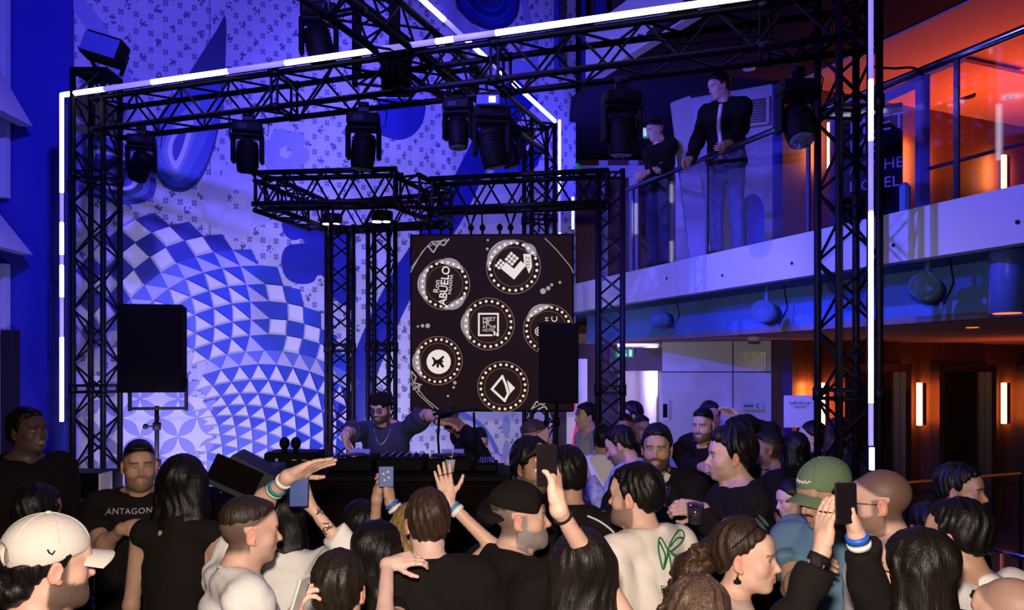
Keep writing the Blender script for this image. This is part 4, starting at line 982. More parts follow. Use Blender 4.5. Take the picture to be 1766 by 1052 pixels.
# glass balustrade: one thing per pane run
edge = lambda px: bal(px, .06)
t = thing('balustrade', 'glass balustrade with blue steel handrail along the upper gallery', 'balustrade', tuple(near+BN*.06+np.array([0, 0, FZ1])))
HR = 4.285
mb = MB(); a = near+BN*.06; c = bal(1068, .06)
mb.tube((a[0], a[1], HR), (c[0], c[1], HR), .028, 12); mb.build('handrail', M['rail'], t)
mb = MB(); mb.tube((*bal(1600, .10)[:2], FZ1+.28), (*(near+BN*.1)[:2], FZ1+.28), .013, 8); mb.build('lower_rail', M['rail'], t)
posts = [1092, 1219, 1394, 1650]; st = [bal(p, .06) for p in posts]+[near+BN*.06]
for p in st[:-1]:
    mb = MB(); mb.box((p[0], p[1], (FZ1+HR)/2), (.02, .035, HR-FZ1), np.stack([BN, BD, [0, 0, 1]], 1)); mb.build('post', M['rail'], t)
GLZ = glass_mat('balustrade_glass', (.86, .86, .95), .05); prev = bal(1068, .06)
for p in st:
    a = np.array(prev); b_ = np.array(p); d = unit(b_-a); mb = MB(); c = (a+b_)/2; mb.box((c[0], c[1], (FZ1+HR)/2-.01), (np.linalg.norm(b_-a)-.05, .012, HR-FZ1-.06), np.stack([d, [-d[1], d[0], 0], [0, 0, 1]], 1)); mb.build('glass_pane', GLZ, t); prev = p
for i, (px, py) in enumerate(((1366, 454), (1246, 475), (1521, 425), (1541, 423), (1755, 383), (1040, 483), (1150, 480))):
    p = bal(px, -.004); z = CH-(py-HY)/F*p[1]; mb = MB(); mb.tube((p[0], p[1], z), (p[0]-BN[0]*.006, p[1]-BN[1]*.006, z), .014, 12); o_ = mb.build('fascia_fixing', M['joint'])
    tag(o_, 'dark round fixing in the white gallery fascia, '+('just left of the right tower', 'under the open jacket', 'beside the LED post', 'second right of the post', 'above the blue pendant', 'leftmost, by the slim tower', 'under the man in the black sweater')[i], 'fixing', 'dark round fixings along the gallery fascia')
# exit signs
def exit_sign(c, wd, label, full=True, left=False):
    t = thing('exit_sign', label, 'sign', tuple(c)); h = wd*.5
    mb = MB(); mb.bbox(c, (wd, .04, h), None, .004); mb.build('sign_body', M['exit'], t)
    g = MB(); y = c[1]-.022
    g.box((c[0]+wd*.32, y, c[2]), (wd*.16, .004, h*.72)); g.box((c[0]+wd*.05, y, c[2]+h*.05), (wd*.03, .004, h*.5)); g.prism([(-.09*wd, 0), (.09*wd, 0), (0, -.14*wd)], (c[0]+wd*.05, y+.002, c[2]-h*.12), (1, 0, 0), (0, 0, 1), .004)
    if full:
        g.sphere((c[0]-wd*.20, y, c[2]+h*.28), (wd*.04, .003, wd*.04)); g.tube((c[0]-wd*.22, y, c[2]+h*.16), (c[0]-wd*.27, y, c[2]-h*.1), wd*.035, 6)
        for dx, dz in ((-.16, -.34), (-.38, -.3), (-.12, .05), (-.38, .08)): g.tube((c[0]-wd*.25, y, c[2]+(-h*.08 if dz < 0 else h*.12)), (c[0]+wd*dx, y, c[2]+h*dz), wd*.022, 6)
    g.build('pictogram', M['exit_white'], t)
    r_ = MB(); r_.tube((c[0], c[1], c[2]+h*.45), (c[0], c[1], c[2]+(UC+.03-c[2] if c[2] > 4 else h*.62)), .008, 6); r_.build('hanger', M['steel'], t); return t
exit_sign(np.array(P(1077, 609, 10.6)), .24, 'green exit sign with running figure on the header above the bright doorway')
exit_sign(np.array(P(1100, 229, 11.2)), .30, 'green exit sign upstairs, hanging behind the man in black')
mb = MB(); c = np.array(P(982, 288, 12.4)); mb.box(c, (.30, .04, .10)); tag(mb.build('exit_sign', M['exit']), 'dim green sign upstairs beside the top of the back truss tower', 'sign')
mb = MB(); c = np.array(P(970, 287, 12.3)); mb.sphere(c, .02); tag(mb.build('indicator_light', M['lamp_hot']), 'tiny orange light beside the dim green sign upstairs', 'light')

# pipes, spots, detectors under the gallery
def ceiling_spot(px, py, D, r, L, label, axis=(-.6, -.75, .1)):
    c = np.array(P(px, py, D)); t = thing('ceiling_spotlight', label, 'spotlight', tuple(c)); ax = unit(axis)
    mb = MB(); mb.lathe([(r, 0), (r, L), (r*.9, L), (r*.85, L*.93)], c-ax*L/2, ax, 22); mb.build('lamp_housing', M['teal_dark'], t)
    mb = MB(); mb.tube(c, (c[0], c[1], 2.97), .02); mb.build('bracket', M['teal_dark'], t)
    mb = MB(); mb.path([c+ax*L*.3, c+np.array([.12, 0, -.10]), c+np.array([.2, .02, .05]), (c[0]+.16, c[1], 2.97)], .006, 5); mb.build('cable', M['black'], t)
ceiling_spot(1322, 540, 7.4, .10, .26, 'round ceiling spotlight under the gallery above the curly-haired man'); ceiling_spot(1142, 551, 9.0, .09, .24, 'farthest round ceiling spotlight under the gallery, near the exit sign')
ceiling_spot(1600, 498, 5.75, .10, .26, 'round ceiling spotlight under the gallery right of the front LED post')
t = thing('pendant_light', 'large blue-lit cylindrical downlight at the right under the gallery', 'lamp', tuple(P(1737, 540, 5.3))); c = np.array(P(1737, 540, 5.3))
mb = MB(); mb.lathe([(.105, 0), (.105, .40), (.09, .44)], c, (0, 0, 1), 28); mb.build('housing', mat('pendant_blue', (.08, .14, .55), .35), t); mb = MB(); mb.lathe([(.085, -.004), (.085, .0)], c, (0, 0, 1), 20); mb.build('diffuser', M['lamp_warm'], t)
for px, py, lb in ((1300, 581, 'white smoke detector on the low ceiling near the curly-haired man'), (1161, 597, 'white smoke detector on the low ceiling nearest the green exit sign')):
    c = np.array(P(px, py, .4*F/(HY-py))); c[2] = 2.55; t = thing('smoke_detector', lb, 'smoke detector', tuple(c)); mb = MB(); mb.lathe([(.05, -.05), (.07, -.035), (.075, 0)], c, (0, 0, 1), 18); mb.build('housing', M['white'], t)
mb = MB(); c = np.array(P(1677, 564, 7)); c[2] = 2.545; mb.lathe([(.05, 0), (.05, .006)], c, (0, 0, 1), 16); tag(mb.build('downlight', M['lamp_warm']), 'small recessed downlight in the low ceiling before the lifts', 'lamp')
for px, py, lb in ((1292, 115, 'small dome light on the dark upper ceiling right of the standing man'), (1250, 137, 'small dome light on the dark upper ceiling above the standing man')):
    c = np.array(P(px, py, (UC+.02-CH)*F/(HY-py))); mb = MB(); mb.lathe([(.03, -.045), (.07, -.03), (.075, 0)], c, (0, 0, 1), 16); tag(mb.build('dome_light', M['white']), lb, 'lamp')
mb = MB(); c = np.array(P(1668, 158, (UC-CH)*F/(HY-158))); mb.lathe([(.02, -.09), (.09, -.07), (.10, 0)], c, (0, 0, 1), 18); tag(mb.build('dome_camera', M['black']), 'dark dome camera under the red upper ceiling', 'camera')
mb = MB(); c = np.array(P(1742, 167, (UC-CH)*F/(HY-167))); mb.lathe([(.03, -.03), (.06, 0)], c, (0, 0, 1), 12); tag(mb.build('sprinkler', M['steel']), 'small sprinkler on the red upper ceiling at the right edge', 'sprinkler')
# the black board with lettering upstairs, in its portal
t = thing('hotel_board', 'dark board lettered MEET ME AT THE HOTEL upstairs behind the glass', 'sign', tuple(P(1490, 380, 8.7)))
p0 = np.array(P(1446, 0, 8.95)); p1 = np.array(P(1556, 0, 8.55)); bd = unit((p1-p0)*[1, 1, 0]); bn = np.array([bd[1], -bd[0], 0]); Wb = np.linalg.norm((p1-p0)[:2]); cb = (p0+p1)/2; zt = CH-(188-HY)/F*8.75
mb = MB(); mb.box((cb[0], cb[1], (zt+3.32)/2), (Wb, .06, zt-3.32), np.stack([bd, -bn, [0, 0, 1]], 1)); mb.build('panel', M['blackmatt'], t)
LB = mat('board_letters', (.55, .62, .9), .5); x0 = np.array([p0[0], p0[1], 0])+bn*.034+bd*.12
mb = MB()
for tx, y, sz in (('MEET', 215, .245), ('ME', 250, .245), ('AT THE', 285, .165), ('HOTEL', 316, .165)):
    text_mb(tx, sz, x0+np.array([0, 0, CH-(y+4-HY)/F*8.75]), bd, (0, 0, 1), .004, 'LEFT', mb)
mb.build('lettering', LB, t)
t = thing('portal_frame', 'blue-lit metal portal frame around the hotel board upstairs', 'frame', tuple(P(1590, 390, 7.9)))
pa = np.array(P(1591, 0, 8.1)); pb = np.array(P(1441, 0, 9.35)); mb = MB(); zt = CH-(130-HY)/F*8.1
for p in (pa, pb): mb.box((p[0], p[1], (zt+3.32)/2), (.10, .10, zt-3.32))
mb.build('post', mat('portal_blue', (.22, .26, .6), .5), t); mb = MB(); mb.tube((pa[0], pa[1], zt-.05), (pb[0], pb[1], zt-.05), .06, 4); mb.build('lintel', MATS['portal_blue'], t)
mb = MB(); c = np.array(P(1561, 352, 6.2)); mb.bbox((c[0], c[1], c[2]), (.09, .06, .34), None, .03); tag(mb.build('door_handle_post', mat('cyan_post', (.15, .35, .5), .5)), 'rounded blue post upstairs right of the hotel board', 'post')
# second small poster, third storey
t = thing('wall_poster', 'blue framed MEET poster high up behind the LED beam', 'poster', tuple(P(963, 45, 11.4))); mb = MB(); c0 = np.array(P(937, 45, 11.5)); c1 = np.array(P(965, 45, 10.8)); d = unit(c1-c0); cc = (c0+c1)/2; n_ = np.array([d[1], -d[0], 0])
mb.box(cc, (np.linalg.norm(c1-c0), .05, 1.2), np.stack([d, -n_, [0, 0, 1]], 1)); mb.build('panel', MUR['deep'], t); mb = MB()
for dx, dz, a_, b_ in ((0, .6, .42, .05), (-.19, 0, .05, 1.2), (.17, 0, .05, 1.2)): mb.box(cc+d*dx+n_*.03+np.array([0, 0, dz]), (a_, .03, b_), np.stack([d, -n_, [0, 0, 1]], 1))
mb.build('frame', MUR['pale'], t); mb = MB(); text_mb('MEE', .15, cc+n_*.05+np.array([0, 0, .22]), d, (0, 0, 1), .004, mb=mb); mb.build('lettering', MUR['white'], t)
mb = MB(); mb.box((1.6, 11.9, 7.4), (3.0, .1, 3.4)); struct(mb.build('wall_third', mat('third_wall', (.10, .05, .10), .7)))
mb = MB()
for x in (1000, 1035): mb.box((P(x, 0, 11.6)[0], 11.6, 7.35), (.16, .16, 3.0))
struct(mb.build('trim_12', M['blue_wall']))
# notice with a shop name (its code left out)
t = thing('notice_stand', 'white notice board headed helloStraw in front of the wood wall', 'sign', tuple(P(1379, 1000, 7.6)[0:2])+(0,)); c = np.array(P(1379, 710, 7.6))
mb = MB(); mb.bbox(c, (.30, .02, .31), None, .008); mb.build('panel', mat('notice_white', (.6, .55, .5), .6), t); mb = MB(); mb.tube((c[0], c[1]+.03, 0), (c[0], c[1]+.03, c[2]-.1), .015); mb.lathe([(.15, 0), (.15, .02)], (c[0], c[1]+.03, 0), (0, 0, 1), 20); mb.build('pole', M['black'], t)
mb = MB(); text_mb('helloStraw', .048, c+np.array([0, -.012, .085]), (1, 0, 0), (0, 0, 1), .002, mb=mb); [mb.box(c+np.array([0, -.0115, .052-.014*i]), (.17-.07*i, .002, .005)) for i in range(2)]; mb.build('lettering', M['joint'], t)
# low rails, lower right
t = thing('barrier_rail', 'blue steel handrail with copper uprights at the bottom right', 'railing', tuple(P(1700, 1052, 4.2)[0:2])+(0,)); a = np.array(P(1690, 945, 4.6)); b_ = np.array(P(1800, 968, 4.15))
mb = MB(); mb.tube(a, b_, .016, 10); mb.build('handrail', M['rail'], t); mb = MB(); c = np.array(P(1728, 955, 4.4)); mb.tube((c[0], c[1], 0), c, .010); mb.build('post', M['copper'], t); mb = MB(); c2 = np.array(P(1690, 945, 4.6)); mb.tube((c2[0], c2[1], 0), c2, .010); mb.build('post', M['copper'], t)
t = thing('barrier_rail', 'thin copper-lit rail in front of the lifts', 'railing', tuple(P(1650, 900, 6.8)[0:2])+(0,)); a = np.array(P(1552, 833, 6.6)); b_ = np.array(P(1760, 816, 7.4))
mb = MB(); mb.tube(a, b_, .010, 8); mb.build('handrail', M['copper'], t)
for p in (a, b_): mb = MB(); mb.tube((p[0], p[1], 0), p, .012); mb.build('post', M['black'], t)
# ---------------------------------------------------------------- box truss
def truss(name, label, p0, p1, w_=.29, h=None, side=None, chord=.027, brace=.011, pitch=None, group=None, plate=True):
    """p0, p1 = centre line; side = horizontal direction of its width"""
    h = h or w_; p0 = np.array(p0, float); p1 = np.array(p1, float); d = unit(p1-p0); L = np.linalg.norm(p1-p0)
    sd = unit(side if side is not None else np.cross(d, [0, 0, 1.])); sd = unit(sd-d*np.dot(sd, d)); up = np.cross(sd, d)
    base = p0 if p0[2] <= p1[2] else p1
    t = thing(name, label, 'truss', tuple(base), group); cs = []
    for a, b_ in ((-1, -1), (1, -1), (1, 1), (-1, 1)):
        o = sd*a*w_/2+up*b_*h/2; cs.append(o); mb = MB(); mb.tube(p0+o, p1+o, chord, 8); mb.build('chord', M['truss'], t)
    mb = MB(); pitch = pitch or w_; n = max(2, int(round(L/pitch/.9))); n += n % 2
    for k in range(4):
        a, b_ = cs[k], cs[(k+1) % 4]
        for i in range(n):
            s0, s1 = (a, b_) if (i+k) % 2 == 0 else (b_, a); mb.tube(p0+d*L*i/n+s0, p0+d*L*(i+1)/n+s1, brace, 5, cap=False)
        for i in (0, n): mb.tube(p0+d*(L*i/n+(chord if i == 0 else -chord))+a, p0+d*(L*i/n+(chord if i == 0 else -chord))+b_, brace*1.3, 5)
        for j in range(1, int(L/2.0)+1):
            if j*2.0 < L-.3:
                for e in (-.03, .03): mb.tube(p0+d*(j*2.0+e)+a, p0+d*(j*2.0+e)+b_, brace*1.2, 5)
    mb.build('bracing', M['truss'], t); mb = MB()
    for j in range(1, int(L/2.0)+1):
        if j*2.0 < L-.3:
            for o in cs: mb.tube(p0+o+d*(j*2.0-.045), p0+o+d*(j*2.0+.045), chord*1.35, 8)
    if mb.v: mb.build('coupler', M['truss'], t)
    return t
def led_tube(name, label, p0, p1, pattern, r=.024, group=None):
    """LED tube run; pattern = list of (fraction, bright?)"""
    p0 = np.array(p0, float); p1 = np.array(p1, float); t = thing(name, label, 'LED tube', tuple(p0 if p0[2] <= p1[2] else p1), group); f = 0
    mb = MB(); d = unit(p1-p0); back = np.array([0, .03, 0]); mb.tube(p0+back, p1+back, r*.9, 6); mb.build('mounting_rail', M['truss'], t)
    for fr, br in pattern:
        a = p0+(p1-p0)*f; f = min(1, f+fr); b_ = p0+(p1-p0)*f-d*.006; mb = MB(); mb.tube(a, b_, r, 8); mb.build('tube', M['led'] if br else M['led_dim'], t)
    return t
L0 = np.array(P(106.5, 164, 7.46)); R0 = np.array(P(1502, -36, 5.263)); zt = L0[2]; R0[2] = zt; fd_ = unit(R0-L0); fs = np.array([-fd_[1], fd_[0], 0])  # fs points away from camera
# front beam: LED run on top, truss just behind
pat = []
for (x0, x1, b_) in ((106, 180, 1), (180, 262, 0), (262, 394, 1), (394, 492, 0), (492, 640, 1), (640, 752, 0), (752, 782, 1), (782, 855, 0), (855, 998, 1), (998, 1150, 1), (1150, 1240, 1), (1240, 1320, 1), (1320, 1502, 0)):
    def fr(x):
        u = (x-CX)/F; tt = (u*L0[1]-L0[0])/((R0-L0)[0]-u*(R0-L0)[1]); return tt
    pat.append((fr(x1)-fr(x0), b_))
led_tube('led_tube', 'long white LED tube run along the top edge of the front truss beam', L0, R0, pat)
bo = fs*.22; Lb = L0+fd_*.28+bo; Lb[2] = zt-.185; Rb = R0-fd_*.02+bo; Rb[2] = zt-.185
truss('truss_beam', 'long black front truss beam spanning the hall, moving heads hung below it', Lb, Rb+fd_*.05, .30, .29, fs)
tw = np.array(P(167, 0, 7.55)); ang = fd_
truss('truss_tower', 'black truss tower at the left end of the front beam before the mural', (tw[0], tw[1], 0), (tw[0], tw[1], 4.98), .29, None, unit(fd_+fs*.28))
tr = np.array(P(1462, 0, 5.55)); truss('truss_tower', 'black truss tower at the right beside the tall LED post', (tr[0], tr[1], 0), (tr[0], tr[1], 5.4), .29, None, unit([1, .12, 0]))
led_tube('led_tube', 'white vertical LED tube at the far left of the front truss', L0, (*L0[:2], CH-(728-HY)/F*7.46), [(.30, 1), (.09, 0), (.10, 1), (.03, 0), (.10, 1), (.12, 0), (.26, 1)], .018)
Rl = P(1502, 0, 5.263)
led_tube('led_tube', 'tall white vertical LED tube beside the right truss tower', (*Rl[:2], CH-(-40-HY)/F*5.263), (*Rl[:2], CH-(770-HY)/F*5.263), [(.22, 0), (.13, 1), (.03, 0), (.12, 0), (.15, 1), (.26, 1), (.09, 0)], .017)
led_tube('led_tube', 'short bright LED tube below the tall right LED post', (P(1503.5, 0, 5.2)[0], 5.2, CH-(772-HY)/F*5.2), (P(1503.5, 0, 5.2)[0], 5.2, CH-(812-HY)/F*5.2), [(1, 1)], .017)
# side cover strip by the left tower
mb = MB(); c = P(118, 0, 7.6); mb.box((c[0], 7.62, 2.4), (.05, .12, 4.6)); tag(mb.build('cable_duct', mat('duct_blue', (.05, .06, .3), .6)), 'slim dark blue upright duct between left LED tube and left tower', 'duct')
# second, higher beam going back
A2 = np.array(P(957, 209, 9.34)); z2 = A2[2]; B2 = np.array([-.71, 6.3, z2]); B2 = A2+(B2-A2)*1.45; d2 = unit(B2-A2); s2 = np.array([-d2[1], d2[0], 0]); s2 = s2 if s2[0] < 0 else -s2
led_tube('led_tube', 'slanting white LED tube on the higher rear beam, crossing behind the front beam', A2, B2, [(.19, 1), (.17, 1), (.05, 0), (.12, 1), (.08, 0), (.10, 1), (.04, 0), (.25, 1)], .022)
c0 = A2+s2*.25-np.array([0, 0, .22]); c1 = B2+s2*.25-np.array([0, 0, .22])
truss('truss_beam', 'black higher truss beam running back to the rear tower', c0, c1, .29, None, s2)
tb = np.array(P(930, 0, 9.6)); truss('truss_tower', 'black rear truss tower standing behind the LED screen', (tb[0], tb[1], 0), (tb[0], tb[1], z2+.05), .29, None, unit([1, .3, 0]))
led_tube('led_tube', 'slim vertical LED tube on the rear tower behind the screen', (P(965, 0, 9.2)[0], 9.2, z2-.03), (P(965, 0, 9.2)[0], 9.2, 2.3), [(.30, 1), (.17, 0), (.53, 1)], .014)
led_tube('led_tube', 'short vertical LED tube right of the rear tower', (P(988, 0, 9.6)[0], 9.6, CH-(340-HY)/F*9.6), (P(988, 0, 9.6)[0], 9.6, CH-(396-HY)/F*9.6), [(1, 1)], .014)
hc = np.array(P(648, 0, 7.2)); truss('truss_tower', 'black hanging truss column dropping from the ceiling onto the middle of the beams', (hc[0], hc[1], 4.78), (hc[0], hc[1], 7.4), .34, None, unit([1, .3, 0]))
c = np.array(P(684, 128, 6.85)); mb = MB(); mb.bbox((c[0], c[1], c[2]), (.24, .2, .34), None, .015); tag(mb.build('dimmer_box', M['black']), 'black box fixed behind the middle of the front beam', 'box')
# DJ frame: square ring, two inner towers, side beam and right tower
rz = 3.755; NL = np.array([-2.25, 7.04, rz]); NR = np.array([-.97, 6.9, rz]); FR = np.array([-.635, 7.86, rz]); FL = np.array([-1.94, 8.28, rz])
for a, b_, lb in ((NL, NR, 'front'), (FL, FR, 'rear'), (NL, FL, 'left'), (NR, FR, 'right')):
    d = unit(b_-a); e = .11 if lb in ('front', 'rear') else -.11
    truss('truss_beam', 'black truss forming the %s side of the square roof ring over the DJ' % lb, a+d*.0 if e > 0 else a+d*.13, b_ if e > 0 else b_-d*.13, .22, .27, None, .024, .010, .2)
t1 = (-1.72, 7.95); t2 = (-1.27, 7.75)
truss('truss_tower', 'left one of the two slim truss towers under the DJ roof ring', (*t1, .4), (*t1, 3.62), .22, None, unit([1, .45, 0]), .022, .010, .2)
truss('truss_tower', 'right one of the two slim truss towers under the DJ roof ring', (*t2, .4), (*t2, 3.62), .21, None, unit([1, .5, 0]), .022, .010, .2)
Ba = np.array([-.72, 7.25, rz]); Bb = np.array([.98, 6.92, rz]); truss('truss_beam', 'black truss beam carrying the LED screen', Ba, Bb-unit(Bb-Ba)*.13, .22, .27, None, .024, .010, .2)
truss('truss_tower', 'slim black truss tower right of the LED screen', (.86, 6.95, 0), (.86, 6.95, 3.9), .21, None, unit([1, -.15, 0]), .024, .010, .2)
for px, py, D in ((573, 386, 7.9), (659, 382, 7.4)):
    c = np.array(P(px, py, D)); t = thing('downlight_fixture', 'round downlight under the DJ roof ring, %s' % ('nearer the left slim tower' if px < 600 else 'nearer the right slim tower'), 'lamp', tuple(c)); mb = MB(); mb.lathe([(.09, 0), (.10, .02), (.10, .09)], c, (0, 0, 1), 18); mb.build('housing', M['truss'], t)
    mb = MB(); mb.lathe([(.045, -.006), (.045, 0)], c-np.array([.05, 0, 0]), (0, 0, 1), 12); mb.build('lens', M['led'], t); mb = MB(); mb.lathe([(.035, -.006), (.035, 0)], c+np.array([.04, 0, 0]), (0, 0, 1), 12); mb.build('lens', M['led'], t)

# ---------------------------------------------------------------- moving head lights (copied from one)
def make_head():
    t = thing('moving_head_light', 'x', 'stage light', (0, 0, 0), 'moving head lights hung from the truss')
    mb = MB(); mb.box((0, 0, -.03), (.10, .05, .06)); mb.tube((-.05, 0, -.0), (.05, 0, -.0), .035, 10); mb.tube((0, 0, -.06), (0, 0, -.10), .02, 8); mb.build('clamp', M['truss'], t, local=True)
    mb = MB(); mb.bbox((0, 0, -.15), (.31, .22, .12), None, .02); b_ = mb.build('light_base', M['black'], t, local=True)
    mb = MB(); mb.box((-.04, -.113, -.15), (.09, .006, .05)); mb.build('display', M['truss'], b_, local=True)
    mb = MB()
    for s_ in (-1, 1): mb.bbox((s_*.145, 0, -.36), (.045, .13, .32), None, .02)
    mb.bbox((0, 0, -.225), (.30, .15, .05), None, .015); mb.build('yoke', M['black'], t, local=True)
    mb = MB(); mb.lathe([(.06, .15), (.10, .13), (.115, .04), (.115, -.10), (.105, -.17), (.10, -.19)], (0, 0, 0), (0, 0, 1), 22)
    for k in range(5): mb.lathe([(.112, .10-.03*k), (.120, .095-.03*k), (.112, .09-.03*k)], (0, 0, 0), (0, 0, 1), 22)
    h = mb.build('lamp_head', M['black'], t, local=True); h.location = (0, 0, -.42)
    mb = MB(); mb.lathe([(.092, -.192), (.092, -.186)], (0, 0, 0), (0, 0, 1), 22)
    for i in range(7): a = i*math.pi/3; r_ = 0 if i == 6 else .06; mb.sphere((r_*math.cos(a), r_*math.sin(a), -.192), (.022, .022, .012), 10, 6)
    l = mb.build('lens', mat('lens_glass', (.12, .12, .16), .08, spec=1), h, local=True)
    mb = MB(); mb.path([(.1, .05, -.12), (.2, .04, -.2), (.22, .03, -.05), (.12, .05, .08)], .006, 5); mb.build('cable', M['black'], t, local=True)
    return t
MH = make_head()
spots = [(427, 198, 6.9, .2, (.25, .05), .95, 'hung over the pale flower of the mural'), (627, 182, 6.55, .1, (.05, .1), 1.0, 'hung in the middle, left of the dark blue disc'), (790, 160, 6.4, -.2, (-.1, -.05), .85, 'second left of the back tower, hung behind the disc'),
         (848, 168, 6.0, .1, (.15, -.2), 1.0, 'with the small lit display'), (1072, 140, 5.95, .1, (.1, .0), 1.05, 'hung over the upper exit sign'), (1375, 122, 5.5, .0, (-.5, .0), 1.0, 'hung left of the right tower'),
         (244, 222, 7.2, .3, (.5, .4), .9, 'leftmost, tilted, beside the left tower'), (550, -8, 6.8, .2, (.1, -.25), 1.15, 'at the top edge of the picture, above the LED run'), (876, 205, 6.9, .4, (.0, -.35), .8, 'tilted, half hidden behind the one with the lit display')]
for i, (px, py, D, yw, (tx, ty), sc_, lb) in enumerate(spots):
    o = MH if i == 0 else copy_tree(MH); o.location = P(px, py, D); o.rotation_euler = (0, 0, yw); o.scale = (sc_*.86,)*3; o['label'] = 'black moving head stage light '+lb
    for ch in o.children:
        if ch.name.startswith('lamp_head'): ch.rotation_euler = (tx, ty, 0)
c = np.array(P(842, 172, 5.86)); mb = MB(); mb.bbox(c, (.17, .02, .07), None, .006); s_ = mb.build('display_housing', mat('lcd_blue', (.1, .12, .4), .3)); tag(s_, 'small blue control panel with white lit display on a moving head', 'display')
mb = MB(); mb.box(c+np.array([.03, -.012, 0]), (.05, .004, .045)); mb.build('lcd_screen', mat('lcd_white', (.9, .95, 1), .3, emit=(.8, .85, 1), estr=1.6), s_)
# wide flood light on top of the left tower
t = thing('flood_light', 'wide tilted flood light on top of the left truss tower', 'stage light', (tw[0], tw[1], 4.98)); c = np.array(P(181, 86, 7.4)); R_ = roty(.30) @ rotx(-.10)
mb = MB(); mb.bbox(c, (.36, .20, .23), R_, .02); mb.build('lamp_housing', M['black'], t); mb = MB(); mb.bbox(c+R_ @ np.array([0, -.104, .0]), (.33, .015, .18), R_, .005); mb.build('front_glass', mat('flood_glass', (.10, .12, .35), .25), t)
mb = MB(); mb.tube(c+R_ @ np.array([-.22, 0, 0]), (c[0]-.1, c[1]+.1, 4.95), .02); mb.tube(c+R_ @ np.array([.22, 0, 0]), (c[0]+.1, c[1]+.1, 4.95), .02); mb.box((tw[0], tw[1], 4.98), (.34, .3, .03)); mb.build('bracket', M['truss'], t)
# draped power cables on the beams
for pts, lb in (([(1100, 60), (1180, 75), (1300, 62), (1400, 90)], 'thin black cable along the right part of the front beam'), ([(395, 195), (398, 240), (408, 262), (425, 250)], 'black loop of cable beside the moving head over the pale flower'), ([(1500, 115), (1540, 118), (1575, 117), (1592, 130)], 'thin black cable slack between the right LED post and the portal')):
    mb = MB(); mb.path(catmull([P(x, y, 6.3 if x < 900 else 5.3) for x, y in pts], 5, False), .008, 6); tag(mb.build('cable', M['black']), lb, 'cable')

# ---------------------------------------------------------------- LED screen
sc0 = np.array(P(707, 404, 7.25)); sW = 1.49; ux = unit([1, -.03, 0]); uz = np.array([0, 0, 1.]); un = np.cross(ux, uz); top = sc0[2]; bot = CH-(710-HY)/F*7.25; sH = top-bot
t = thing('led_screen', 'black square LED screen showing glowing round logo discs', 'screen', (sc0[0]+sW/2, 7.25, bot)); cc = sc0+ux*sW/2-uz*sH/2
mb = MB(); mb.bbox(cc-un*.05, (sW, .09, sH), np.stack([ux, -un, uz], 1), .006); mb.build('panel_frame', M['blackmatt'], t)
def scp(px, py): return np.array([(px-707)/283*sW, -(py-404)/306*sH])   # screen metres from the top left
def s3(p, off=.0): return sc0+ux*p[0]+uz*p[1]+un*(off+.002)
EM = {'cream': mat('screen_cream', (0, 0, 0), .5, emit=(.86, .74, .66), estr=.95), 'bulb': mat('screen_bulb', (0, 0, 0), .5, emit=(1, .74, .55), estr=1.0), 'glow': mat('screen_warm_ring', (0, 0, 0), .5, emit=(.30, .15, .07), estr=.6),
      'grey': mat('screen_grey', (0, 0, 0), .5, emit=(.42, .38, .37), estr=.8), 'dark': mat('screen_dark', (.004, .003, .003), .7, emit=(.012, .005, .004), estr=1, spec=.05), 'disc': mat('screen_disc', (0, 0, 0), .7, emit=(.018, .009, .009), estr=1, spec=.05)}
mb = MB(); mb.box(cc+un*.0-uz*0, (sW-.03, .004, sH-.03), np.stack([ux, -un, uz], 1)); mb.build('display', EM['dark'], t)
def ringm(mb, c, r0, r1, a0=0, a1=2*math.pi, off=.003, n=40, taper=False):
    V = []; N = n+1
    for i in range(N):
        a = a0+(a1-a0)*i/n; k = math.sin(math.pi*i/n) if taper else 1; rm = (r0+r1)/2; hw = (r1-r0)/2*k
        for r_ in (rm-hw, rm+hw): V.append(s3((c[0]+r_*math.cos(a), c[1]+r_*math.sin(a)), off))
    mb.add(V, [(2*i, 2*i+1, 2*i+3, 2*i+2) for i in range(n)])
def disc2(mb, c, r, off=.004, n=24): mb.add([s3((c[0]+r*math.cos(2*math.pi*i/n), c[1]+r*math.sin(2*math.pi*i/n)), off) for i in range(n)], [tuple(range(n))])
def poly2(mb, pts, off=.005): mb.add([s3(p, off) for p in pts], [tuple(range(len(pts)))])
meds = [(767, 491, 45, [(2.2, 4.0), (4.6, 5.9), (.6, 1.9)]), (886, 461, 48, [(1.3, 3.3), (.4, 1.2)]), (843, 559, 46, [(2.4, 3.9)]), (756, 622, 43, [(2.5, 4.0)]), (868, 667, 45, []), (946, 568, 44, [(1.4, 2.8)])]
cgl = []
for i, (x, y, r, arcs) in enumerate(meds):
    c = scp(x, y); k = sW/283; rr = r*k; g = MB(); g.cur = 0; disc2(g, c, rr*.98, .002, 40)
    g.cur = 1; ringm(g, c, rr*.955, rr*.985, off=.003); ringm(g, c, rr*.70, rr*.715, off=.003); 
    g.cur = 2
    for a0, a1 in arcs: ringm(g, c, rr*.74, rr*1.04, a0, a1, .0028, 24, True)
    g.cur = 3; nb_ = 24
    lim = c[0]
    for j in range(nb_):
        a = 2*math.pi*j/nb_+.1; q = (c[0]+rr*.85*math.cos(a), c[1]+rr*.85*math.sin(a))
        if 0 < q[0] < sW-.02 and -sH+.02 < q[1] < 0: disc2(g, q, rr*.052, .006, 10)
    g.build('medallion', [EM['disc'], EM['glow'], EM['grey'], EM['bulb']], t)
k = sW/283
def logo(fn): g = MB(); fn(g); g.build('logo', EM['cream'], t)
